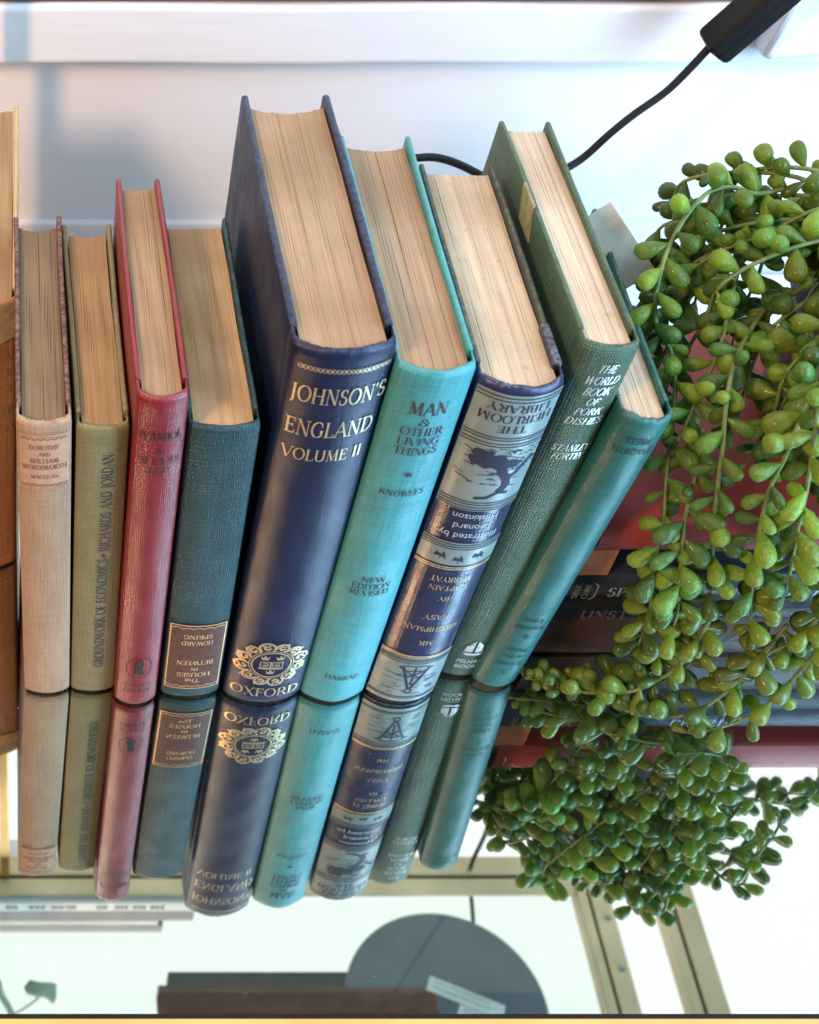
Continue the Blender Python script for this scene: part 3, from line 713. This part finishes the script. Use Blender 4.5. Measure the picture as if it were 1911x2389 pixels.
railbar('side_rail', .530, .5605, -.16, .300, 'y'); railbar('side_rail', .6062, .6411, -.16, .300, 'y')
gl2 = glass.copy(); gl2.name = 'shelf_glass'
for n in gl2.node_tree.nodes:
    if n.type == 'BSDF_TRANSPARENT': n.inputs[0].default_value = (.90, .95, .915, 1)
bm = bmesh.new(); vs = [bm.verts.new(p) for p in ((-.30, -.16, 0), (.529, -.16, 0), (.529, .237, 0), (-.30, .237, 0))]; bm.faces.new(vs)
obj('glass_pane', bm, gl2, us)
scr = plain('screw_steel', (.35, .38, .38), .4, .8, nscale=50)
for y in (.215, .165):
    bm = bmesh.new(); lathe(bm, [(.0001, 0), (.003, 0), (.003, -.0015), (.0001, -.002)], 12, (.553, y, -.0062)); obj('screw', bm, scr, us)

def flat_book(name, label, x0, x1, y0, y1, z0, z1, mc, mp=P_cream2, grp=None):
    r = empty(name, ((x0 + x1) / 2, y0, z0)); tag(r, label, 'book', grp)
    a, b2 = (x0 - x1) / 2, (x1 - x0) / 2; D = y1 - y0; H = z1 - z0; t = min(.0025, H * .2)
    bm = bmesh.new(); rbox(bm, a, b2, .0037, D, 0, t, t * .3); obj('cover_board', bm, mc, r)
    bm = bmesh.new(); rbox(bm, a, b2, .0037, D, H - t, H, t * .3); obj('cover_board', bm, mc, r)
    bm = bmesh.new(); rbox(bm, a + .003, b2 - .003, .003, D - .003, t + .0001, H - t - .0001, 0); obj('page_block', bm, mp, r)
    # rounded spine facing the viewer
    bm = bmesh.new(); n = 12; rows = []
    for i in range(n + 1):
        s0 = 2 * i / n - 1; yy = -.0035 * (1 - abs(s0) ** 2.2) + .0035; rows.append((yy, H / 2 + s0 * H / 2))
    nx = 40; rr = random.Random(int(x0 * 1e4) & 255)
    V = [[bm.verts.new((a + (b2 - a) * j / nx, y + rr.uniform(-1, 1) * .00012, z)) for j in range(nx + 1)] for y, z in rows]
    for i in range(n):
        for j in range(nx): bm.faces.new((V[i][j], V[i][j + 1], V[i + 1][j + 1], V[i + 1][j]))
    bot = [bm.verts.new((x, .0048, z)) for x, z in ((a, .0003), (b2, .0003), (b2, H - .0003), (a, H - .0003))]
    bm.faces.new([bot[1], bot[0]] + V[0][:]); bm.faces.new([bot[3], bot[2]] + V[n][::-1])
    bm.faces.new([bot[0], bot[3]] + [V[i][0] for i in range(n, -1, -1)]); bm.faces.new([bot[2], bot[1]] + [V[i][nx] for i in range(n + 1)])
    obj('spine', bm, mc, r, False)
    return r
brn_m = plain('brown_cover', (.13, .050, .036), .5, nscale=60, var=.3, bstr=.2); dg_m = plain('dark_green_cover', (.035, .065, .060), .5, nscale=60, var=.3, bstr=.2)
def shelf_book(name, label, x0, x1, y0, y1, z0, z1, mc):
    r = empty(name, (x0, y0, z0)); tag(r, label, 'book')
    W_, D, H = x1 - x0, y1 - y0, z1 - z0
    for q in (0, H - .0025):
        bm = bmesh.new(); rbox(bm, 0, W_, 0, D, q, q + .0025, .0008); obj('cover_board', bm, mc, r)
    bm = bmesh.new(); rbox(bm, .003, W_ - .003, .003, D - .003, .0026, H - .0026, 0); obj('page_block', bm, P_cream2, r)
    bm = bmesh.new(); rbox(bm, 0, W_, D + .0001, D + .0022, 0, H, .0009); obj('spine', bm, mc, r)
shelf_book('shelf_brown_book', 'dark brown book lying on the upper glass shelf, its underside mirrored at the bottom edge', .1245, .3790, -.03, .150, .7205, .746, brn_m)
shelf_book('shelf_green_book', 'dark green book on top of the brown book on the upper glass shelf', .1370, .3850, -.02, .1735, .7462, .768, dg_m)
mg = 'magazines stacked on the upper glass shelf'
W1 = plain('magazine_white', (.82, .82, .80), .35, nscale=15, var=.08); W2 = plain('magazine_brown', (.15, .10, .085), .4, nscale=30, var=.3); W3 = plain('magazine_pale', (.70, .68, .60), .4, nscale=8, var=.3); W4 = plain('magazine_taupe', (.21, .17, .15), .4, nscale=30, var=.3)
for nm, lb_, x1, y0, z0, z1, mm in (('magazine', 'white magazine with grey spine lettering, lowest of the stack on the upper glass shelf', .170, .2325, .7205, .7385, W1), ('magazine', 'brown magazine second from the bottom of the upper shelf stack, the longest one', .1665, .2335, .7386, .762, W2),
                            ('magazine', 'thin pale magazine between the brown and the taupe magazines', .133, .2335, .7621, .772, W3), ('magazine', 'taupe magazine on top of the stack on the upper glass shelf', .138, .2335, .7721, .788, W4)):
    bm = bmesh.new(); rbox(bm, -.13, x1, y0, .30, z0, z1, .001); o = obj(nm, bm, mm); tag(o, lb_, 'magazine', mg)
    if mm is W1:
        bm = bmesh.new()      # blurred print: too indistinct to read
        for x, l in ((-.016, .012), (.006, .017), (.028, .012), (.042, .010), (.071, .011), (.089, .013), (.106, .013), (.123, .014)):
            for k in range(3):
                xa = x + l * k / 3; bm.faces.new([bm.verts.new((xx, y0 - .0004, zz)) for xx, zz in ((xa, .7262), (xa + l * .26, .7262 + .001 * (k % 2)), (xa + l * .26, .7330), (xa, .7330 - .001 * (k % 2)))])
        obj('lettering', bm, plain('grey_print', (.12, .12, .13), .6), o)
# lamp standing on the upper shelf
lr = empty('table_lamp', (.387, .131, ZG)); tag(lr, 'slate-grey table lamp whose round base shows its underside through the upper glass shelf', 'lamp')
slate, nt, bs = mat('slate_enamel'); v = coords(nt)
nt.links.new(ramp(nt, noise(nt, v, 20, 5), [(.3, (.10, .12, .16)), (.7, (.15, .175, .22))]), bs.inputs['Base Color']); bs.inputs['Roughness'].default_value = .2
bm = bmesh.new(); lathe(bm, [(.0905, .0008), (.0925, .003), (.0925, .010), (.088, .013), (.02, .018), (.010, .03), (.008, .20), (.008, .35)], 64); obj('base', bm, slate, lr, True)
bm = bmesh.new(); bm.faces.new([bm.verts.new((.09 * math.cos(k * math.pi / 32), .09 * math.sin(k * math.pi / 32), .0006)) for k in range(64)]); obj('underside', bm, slate, lr)
bm = bmesh.new(); lathe(bm, [(.06, .34), (.10, .34), (.055, .46), (.02, .46)], 48); obj('shade', bm, slate, lr, True)
stw = plain('sticker_white', (.75, .78, .80), .5, nscale=40, var=.05)
for cx_, cy_, w_, h_, a_, lbl in ((.0185, .0090, .070, .0145, -24, 'long white sticker'), (.0330, -.0140, .052, .0140, -24, 'lower white sticker')):
    bm = bmesh.new(); rbox(bm, -w_ / 2, w_ / 2, -h_ / 2, h_ / 2, -.0001, .0001, 0); s_ = obj('sticker', bm, stw, lr); s_.location = (cx_, cy_, .0004); s_.rotation_euler = (0, 0, R(a_)); s_['label'] = lbl
    bm = bmesh.new()
    rq = random.Random(int(w_ * 1e4))      # faint rows of print, too indistinct to read
    for ty in (.0025, -.0030):
        x = -w_ * .42
        while x < w_ * .3:
            l = rq.uniform(.0010, .0028); bm.faces.new([bm.verts.new((xx, yy, -.0003)) for xx, yy in ((x, ty), (x + l, ty), (x + l, ty + .0026), (x, ty + .0026))]); x += l + rq.uniform(.0006, .0018)
    obj('print', bm, foil('sticker_print', (.48, .53, .58), .6, 0, 0), s_)
# trailing leaves of a plant on the upper shelf
pr = empty('shelf_plant', (-.01, .13, .722)); tag(pr, 'thin-stemmed plant with a rounded grey-green leaf, mirrored at the bottom left', 'plant')
lf = plain('grey_green_leaf', (.15, .24, .15), .6, nscale=120, var=.2)
def leafpoly(nm, pts, m_, y):
    bm = bmesh.new(); c = Vector((sum(p[0] for p in pts) / len(pts), y, sum(p[1] for p in pts) / len(pts)))
    cv = bm.verts.new(c + Vector((0, -.004, 0))); V = [bm.verts.new((p[0], y + .002 * math.sin(i * 2), p[1])) for i, p in enumerate(pts)]
    for i in range(len(V)): bm.faces.new((cv, V[i], V[(i + 1) % len(V)]))
    o = obj(nm, bm, m_, pr, True); o.matrix_parent_inverse = Matrix.Translation((-.01, .13, .722)).inverted(); return o
leafpoly('leaf', [(.0010, .672), (.0060, .660), (.0150, .657), (.0260, .660), (.0300, .670), (.0300, .692), (.0280, .708), (.0210, .700), (.0130, .694), (.0030, .682)], lf, .13)
for pts in ([(.014, .13, .696), (.006, .13, .712), (-.004, .13, .728), (-.01, .13, .735)], [(-.022, .13, .66), (-.019, .13, .690), (-.014, .13, .712), (-.010, .13, .735)]):
    bm = bmesh.new(); tube(bm, catmull(pts, 4), .0009 if pts[0][0] > 0 else .003, 8); o = obj('stem', bm, lf, pr, True); o.matrix_parent_inverse = Matrix.Translation((-.01, .13, .722)).inverted()
bm = bmesh.new(); lathe(bm, [(.03, 0), (.034, .04), (.036, .045)], 24); o = obj('pot', bm, plain('pot_clay', (.4, .3, .2), .7), pr); o.location = (-.05, .02, .0)

# ------------------------------------------------------------------ stack of flat books behind the plant
SY = .017; g = 'flat books stacked at the right under the hanging plant'
leather = plain('brown_leather_worn', (.055, .026, .018), .5, spec=.3, nscale=45, var=.45, bstr=.5)
blk = plain('black_cloth', (.008, .008, .010), .5, spec=.3, nscale=80, var=.3, bstr=.2)
sla = plain('slate_blue_cloth', (.024, .032, .044), .45, spec=.3, nscale=90, var=.35, bstr=.3)
gnb = plain('dark_green_cloth', (.016, .026, .025), .5, spec=.3, nscale=90, var=.3, bstr=.3)
rdc = plain('brick_red_cloth', (.33, .035, .028), .55, nscale=40, var=.15, bstr=.2)
def spine_text(r, q, wd, cx, cz, h, width, m_, nm='lettering', y=-.0006):
    bm = bmesh.new()
    for f in place(q, wd, cx, cz, h, width):
        bm.faces.new([bm.verts.new((x, y, z)) for x, z in f])
    return obj(nm, bm, m_, r)
X0, X1 = .246, .47
s1 = flat_book('stacked_leather_book', 'worn brown leather book at the bottom of the stack of flat books', X0, X1, SY, .150, .002, .0305, leather, grp=g)
spine_text(s1, *serif_text('CH'), .3600 - (X0 + X1) / 2, .0140, .009, .014, foil('dark_stamp', (.05, .03, .03), .5, 0, .4))
s2 = flat_book('stacked_black_book', 'black book with faint blind-stamped title, second from the bottom of the stack', X0 - .003, X1, SY, .152, .0307, .0480, blk, grp=g)
spine_text(s2, *serif_text('UNST'), .2720 - (X0 + X1) / 2, .0075, .0062, .022, foil('dim_gilt', (.16, .14, .10), .5, .2, .45))
s3 = flat_book('stacked_slate_book', 'slate-blue book with pale upright capitals on its spine, middle of the stack', X0 - .004, X1, SY, .155, .0482, .0640, sla, grp=g)
GS = foil('grey_stamp', (.42, .46, .50), .5, 0, .36)
spine_text(s3, *serif_text('SPECU'), .2810 - (X0 + X1) / 2, .0075, .0064, .024, GS)
spine_text(s3, *serif_text('CHRISTI'), .3500 - (X0 + X1) / 2, .0075, .0064, .030, GS)
q, wd = serif_text('SINE'); qq = place(q, wd, .2575 - (X0 + X1) / 2 - .003, .0078, .0026, .010, 90); q, wd = serif_text('CHRE'); qq += place(q, wd, .2575 - (X0 + X1) / 2 + .0015, .0078, .0026, .010, 90)
qq += stroke([(.2615 - (X0 + X1) / 2, .002), (.2635 - (X0 + X1) / 2, .004), (.2635 - (X0 + X1) / 2, .012), (.2615 - (X0 + X1) / 2, .014)], .0006)
bm = bmesh.new()
for f in qq: bm.faces.new([bm.verts.new((x, -.0006, z)) for x, z in f])
obj('lettering', bm, GOLD2, s3)['label'] = 'small sideways gilt lettering'
flat_book('stacked_dark_green_book', 'very dark green book set back beneath the red one', X0 + .004, X1, SY + .016, .155, .0642, .0828, gnb, grp=g)
flat_book('stacked_red_book', 'brick red book on top of the stack with the plant pot standing on it', .2520, X1, SY - .001, .1420, .0830, .1050, rdc, grp=g)
bm = bmesh.new(); rbox(bm, 0, .0175, 0, .0040, 0, .0184, .0003)
o = obj('orange_card', bm, plain('orange_card', (.50, .16, .07), .6, nscale=60, var=.15)); o.matrix_world = Matrix.Translation((.2475, .0195, .0642))
tag(o, 'small orange card wedged under the brick red book beside the leaning green-teal book', 'card')

# ------------------------------------------------------------------ hanging bead plant
PC = Vector((.372, .085, .105))
plant = empty('bead_plant', PC); tag(plant, 'trailing succulent with plump green bead leaves spilling over the stack of flat books', 'plant')
pinv = Matrix.Translation(PC).inverted()
pot = plain('grey_pot', (.20, .19, .21), .5, nscale=60, var=.15)
bm = bmesh.new(); lathe(bm, [(.032, .0003), (.040, .066), (.043, .067), (.043, .074), (.038, .074), (.036, .066)], 40); obj('pot', bm, pot, plant, False)
bm = bmesh.new(); bm.faces.new([bm.verts.new((.0364 * math.cos(k * math.pi / 15), .0364 * math.sin(k * math.pi / 15), .0645)) for k in range(30)])
obj('soil', bm, plain('soil', (.012, .009, .007), .95, nscale=300, var=.6, bstr=.8), plant)
def podmat(name, c, tcol):
    m, nt, b = mat(name); v = coords(nt); oi = nd(nt, 'ShaderNodeObjectInfo')
    n = noise(nt, v, 2.2, 5, .65)
    base = ramp(nt, n, [(.3, [x * .62 for x in c]), (.7, [x * 1.25 for x in c])])
    blem = ramp(nt, noise(nt, v, 5, 4, .7), [(.64, 0.0), (.72, 1.0)])
    base = mixc(nt, mth(nt, 'MULTIPLY', blem, .45), base, (.20, .17, .06))
    bump(nt, b, noise(nt, v, 6, 4), .25, .02)
    hs = nd(nt, 'ShaderNodeHueSaturation'); nt.links.new(base, hs.inputs['Color'])
    nt.links.new(mth(nt, 'ADD', mth(nt, 'MULTIPLY', oi.outputs['Random'], .7), .65), hs.inputs['Value'])
    nt.links.new(mth(nt, 'ADD', mth(nt, 'MULTIPLY', oi.outputs['Random'], .03), .485), hs.inputs['Hue'])
    nt.links.new(hs.outputs[0], b.inputs['Base Color'])
    b.inputs['Roughness'].default_value = .38; b.inputs['Coat Weight'].default_value = .20; b.inputs['Specular IOR Level'].default_value = .4; b.inputs['Coat Roughness'].default_value = .08
    t = nd(nt, 'ShaderNodeBsdfTranslucent'); t.inputs[0].default_value = (*tcol, 1); mx = nd(nt, 'ShaderNodeMixShader'); mx.inputs[0].default_value = .30
    nt.links.new(b.outputs[0], mx.inputs[1]); nt.links.new(t.outputs[0], mx.inputs[2]); nt.links.new(mx.outputs[0], nt.nodes['Material Output'].inputs[0])
    return m
PM = [podmat('bead_green', (.165, .30, .050), (.38, .60, .07)), podmat('bead_deep_green', (.10, .21, .045), (.26, .46, .06)), podmat('bead_yellow_green', (.25, .39, .05), (.54, .70, .08))]
stem_m = plain('stem_green', (.16, .22, .07), .5, nscale=200, var=.3)
def pod_mesh(k, fat):
    rn = random.Random(k); bm = bmesh.new(); seg = 12
    prof = [(.13, 0), (.20, .07), (.42, .20), (.74, .38), (.95, .58), (1.0, .74), (.90, .88), (.62, .965), (.25, 1.0)]
    bend = rn.uniform(-.12, .12); sq = rn.uniform(.82, 1.0); rings = []
    for r, z in prof:
        rings.append([bm.verts.new((r * fat * math.cos(2 * math.pi * i / seg) + bend * z * z, r * fat * sq * math.sin(2 * math.pi * i / seg), z)) for i in range(seg)])
    for a, b2 in zip(rings, rings[1:]):
        for i in range(seg): bm.faces.new((a[i], a[(i + 1) % seg], b2[(i + 1) % seg], b2[i]))
    tip = bm.verts.new((bend, 0, 1.035)); bas = bm.verts.new((0, 0, -.01))
    for i in range(seg): bm.faces.new((rings[-1][i], rings[-1][(i + 1) % seg], tip)); bm.faces.new((rings[0][(i + 1) % seg], rings[0][i], bas))
    me = bpy.data.meshes.new('leaf'); bm.to_mesh(me); bm.free(); me.shade_smooth(); return me
PODS = []
for k in range(9):
    me = pod_mesh(k, (.275, .32, .245)[k // 3]); me.materials.append(PM[k % 3]); PODS.append(me)

S = {
'A': [(0.3145, 0.105, 0.2142), (0.301, 0.1, 0.2154), (0.2883, 0.097, 0.2209), (0.2779, 0.093, 0.2223), (0.2712, 0.088, 0.2197), (0.2652, 0.082, 0.2147), (0.2604, 0.075, 0.2084), (0.2569, 0.068, 0.2043), (0.2561, 0.062, 0.1937), (0.2578, 0.055, 0.1838), (0.2623, 0.045, 0.1789), (0.2644, 0.035, 0.1693), (0.2639, 0.025, 0.1597), (0.2645, 0.018, 0.1468), (0.265, 0.01, 0.1346), (0.2667, 0.003, 0.121), (0.2669, -0.003, 0.1056), (0.2731, -0.004, 0.0831), (0.2776, -0.004, 0.0578), (0.2817, -0.002, 0.0315), (0.2841, -0.002, 0.0175)],
'B': [(0.3186, 0.095, 0.2044), (0.3032, 0.085, 0.2036), (0.2943, 0.078, 0.2004), (0.2908, 0.07, 0.1936), (0.2869, 0.06, 0.1886), (0.2834, 0.05, 0.1837), (0.2802, 0.042, 0.1746), (0.2724, 0.03, 0.1695), (0.2667, 0.02, 0.1624), (0.2634, 0.015, 0.1577)],
'C': [(0.3092, 0.07, 0.1843), (0.2933, 0.05, 0.1837), (0.2809, 0.03, 0.1838), (0.2757, 0.015, 0.1774), (0.2763, 0.006, 0.1649), (0.2784, 0.0, 0.1486), (0.2817, -0.003, 0.1336), (0.2865, -0.005, 0.1167), (0.2911, -0.007, 0.099), (0.2965, -0.008, 0.0791), (0.3017, -0.009, 0.0583), (0.3027, -0.01, 0.038), (0.2976, -0.009, 0.0251), (0.2897, -0.006, 0.0170), (0.2805, -0.003, 0.0119), (0.2693, -0.002, 0.0100), (0.258, -0.001, 0.0090), (0.2462, 0.0, 0.0085), (0.2379, 0.001, 0.0090)],
'D': [(0.3165, 0.05, 0.1883), (0.3064, 0.02, 0.1935), (0.2993, 0.005, 0.1899), (0.2943, -0.004, 0.1804), (0.2928, -0.008, 0.1727), (0.2921, -0.01, 0.16), (0.2935, -0.012, 0.1468), (0.2965, -0.013, 0.132), (0.3017, -0.014, 0.1137), (0.3075, -0.014, 0.0962), (0.3139, -0.014, 0.0779), (0.3183, -0.014, 0.0653)],
'E': [(0.32, 0.04, 0.193), (0.2991, -0.002, 0.1947), (0.3009, -0.01, 0.1773), (0.3043, -0.014, 0.1595), (0.3081, -0.016, 0.141), (0.3137, -0.016, 0.1219), (0.3191, -0.016, 0.1018), (0.3226, -0.016, 0.0837)],
'F': [(0.35, -0.01, 0.14), (0.3372, -0.02, 0.1041), (0.337, -0.02, 0.083), (0.3351, -0.019, 0.0659), (0.3292, -0.018, 0.0579), (0.3264, -0.017, 0.0465), (0.3253, -0.016, 0.0348), (0.323, -0.015, 0.0263)],
'I': [(0.300, -.010, 0.075), (0.296, -.014, 0.045), (0.285, -.013, 0.021), (0.270, -.010, 0.0125), (0.255, -.007, 0.011), (0.245, -.004, 0.011)],
'J': [(0.330, -.016, 0.075), (0.322, -.020, 0.040), (0.310, -.022, 0.016), (0.295, -.022, 0.011), (0.280, -.018, 0.010)],
'K': [(0.350, -.020, 0.100), (0.345, -.022, 0.055), (0.336, -.025, 0.022), (0.320, -.028, 0.011), (0.306, -.030, 0.010)],
'G': [(0.2744, 0.02, 0.1599), (0.274, 0.01, 0.1452), (0.272, 0.0, 0.13), (0.2755, -0.006, 0.1094), (0.2812, -0.008, 0.0883), (0.2853, -0.01, 0.0693), (0.2865, -0.011, 0.0479), (0.2854, -0.012, 0.0358)],
}
strands = [(catmull(v, 6), 1.0, .0052) for k, v in S.items()]
rn = random.Random(21)
for i in range(38):      # more strands spilling out of the pot
    az = R(rn.uniform(150, 350)); out_ = rn.uniform(.035, .085); drop = rn.uniform(.02, .16)
    p = PC + Vector((math.cos(az) * .022, math.sin(az) * .022, .076)); pts = [p.copy()]
    top = rn.uniform(.012, .045)
    e = PC + Vector((math.cos(az) * (.035 + out_ * .5), math.sin(az) * (.035 + out_ * .5), .076 + top)); pts.append((p + e) / 2 + Vector((0, 0, top * .4))); pts.append(e)
    q0 = e + Vector((math.cos(az) * out_ * .4, math.sin(az) * out_ * .4, -.012))
    q0.y = max(q0.y, -.022)
    if q0.x < .275: q0.x = .275 + rn.uniform(0, .02)
    pts.append(q0)
    n = max(1, int(drop / .02)); cur = q0.copy()
    for k in range(n):
        cur = cur + Vector((rn.uniform(-.003, .003), rn.uniform(-.003, .002), -.02)); 
        if cur.z < .012: break
        if cur.y > .005 and cur.z < .118: break
        pts.append(cur.copy())
    strands.append((catmull(pts, 6), .95, .0060))
for i in range(13):      # short upright shoots on the crown
    az = R(rn.uniform(0, 360)); r_ = rn.uniform(.0, .035)
    p = PC + Vector((math.cos(az) * r_, math.sin(az) * r_, .07)); e = p + Vector((math.cos(az) * .03 + rn.uniform(-.01, .01), math.sin(az) * .03, rn.uniform(.02, .045)))
    strands.append((catmull([p, (p + e) / 2 + Vector((0, 0, .01)), e, e + Vector((math.cos(az) * .012, math.sin(az) * .012, -.006))], 6), .95, .0060))
pods = []
for P_, sz, sp in strands:
    bm = bmesh.new(); tube(bm, P_, .0011, 6, .0006); o = obj('stem', bm, stem_m, plant, True); o.matrix_parent_inverse = pinv
    L = [0]
    for a, b2 in zip(P_, P_[1:]): L.append(L[-1] + (b2 - a).length)
    s0 = .003; phi = rn.uniform(0, 6)
    while s0 < L[-1] + .001:
        i = 0
        while i < len(P_) - 2 and L[i + 1] < s0: i += 1
        t = min(1, (s0 - L[i]) / max(1e-6, L[i + 1] - L[i])); p = P_[i].lerp(P_[i + 1], t); d = (P_[i + 1] - P_[i]).normalized()
        phi += 2.4 + rn.uniform(-.5, .5)
        a = d.cross(Vector((0, 0, 1)));
        if a.length < .2: a = d.cross(Vector((0, 1, 0)))
        a.normalize(); b2 = d.cross(a)
        prog = s0 / L[-1]
        dr = (a * math.cos(phi) + b2 * math.sin(phi)) + d * rn.uniform(.15, .8) + Vector((0, 0, -.15)); dr.normalize()
        ln = rn.triangular(.0080, .0165, .0135) * sz * (1 if prog < .85 else 1 - (prog - .85) * 2.2)
        tipz = (p + dr * ln).z
        if tipz < .0055: dr.z = abs(dr.z) * .2 + .02; dr.normalize()
        tip = p + dr * ln
        if .2480 > tip.x and tip.z > .02 and tip.y > -.01 and tip.x < .205 + tip.z * .2: s0 += sp; continue
        pods.append((p, dr, ln, rn.randrange(9), rn.uniform(0, 6))); s0 += sp * rn.uniform(.75, 1.2) * (1 if prog < .8 else .75)
camp = Vector(cam.location)
def inframe(p):
    d = p - camp; F = Vector((0, math.cos(TH), -math.sin(TH))); U = Vector((0, math.sin(TH), math.cos(TH)))
    z = d.dot(F); return 0 < 53 + 3408 * d.x / z < 1925 and 0 < 1185 - 3408 * d.dot(U) / z < 2389
pods.sort(key=lambda a: ((a[0] - camp).length if inframe(a[0]) else 9))
def podM(p, dr, ln, rot):
    return Matrix.Translation(p) @ dr.to_track_quat('Z', 'Y').to_matrix().to_4x4() @ Matrix.Rotation(rot, 4, 'Z') @ Matrix.Scale(ln, 4)
for p, dr, ln, k, rot in pods[:300]:
    o = bpy.data.objects.new('leaf', PODS[k]); COL.objects.link(o); o.parent = plant; o.matrix_parent_inverse = pinv; o.matrix_basis = podM(p, dr, ln, rot)
bm = bmesh.new(); mats = []
for p, dr, ln, k, rot in pods[300:]:
    n0 = len(bm.verts); f0 = len(bm.faces); bm.from_mesh(PODS[k]); bm.verts.ensure_lookup_table(); bm.faces.ensure_lookup_table()
    Mx = podM(p, dr, ln, rot)
    for v_ in bm.verts[n0:]: v_.co = Mx @ v_.co
    for f in bm.faces[f0:]: f.material_index = k % 3; f.smooth = True
me = bpy.data.meshes.new('leaf_mass'); bm.to_mesh(me); bm.free()
for m_ in PM: me.materials.append(m_)
o = bpy.data.objects.new('leaf_mass', me); COL.objects.link(o); o.parent = plant; o.matrix_parent_inverse = pinv; o['kind'] = 'stuff'
print('pods', len(pods))
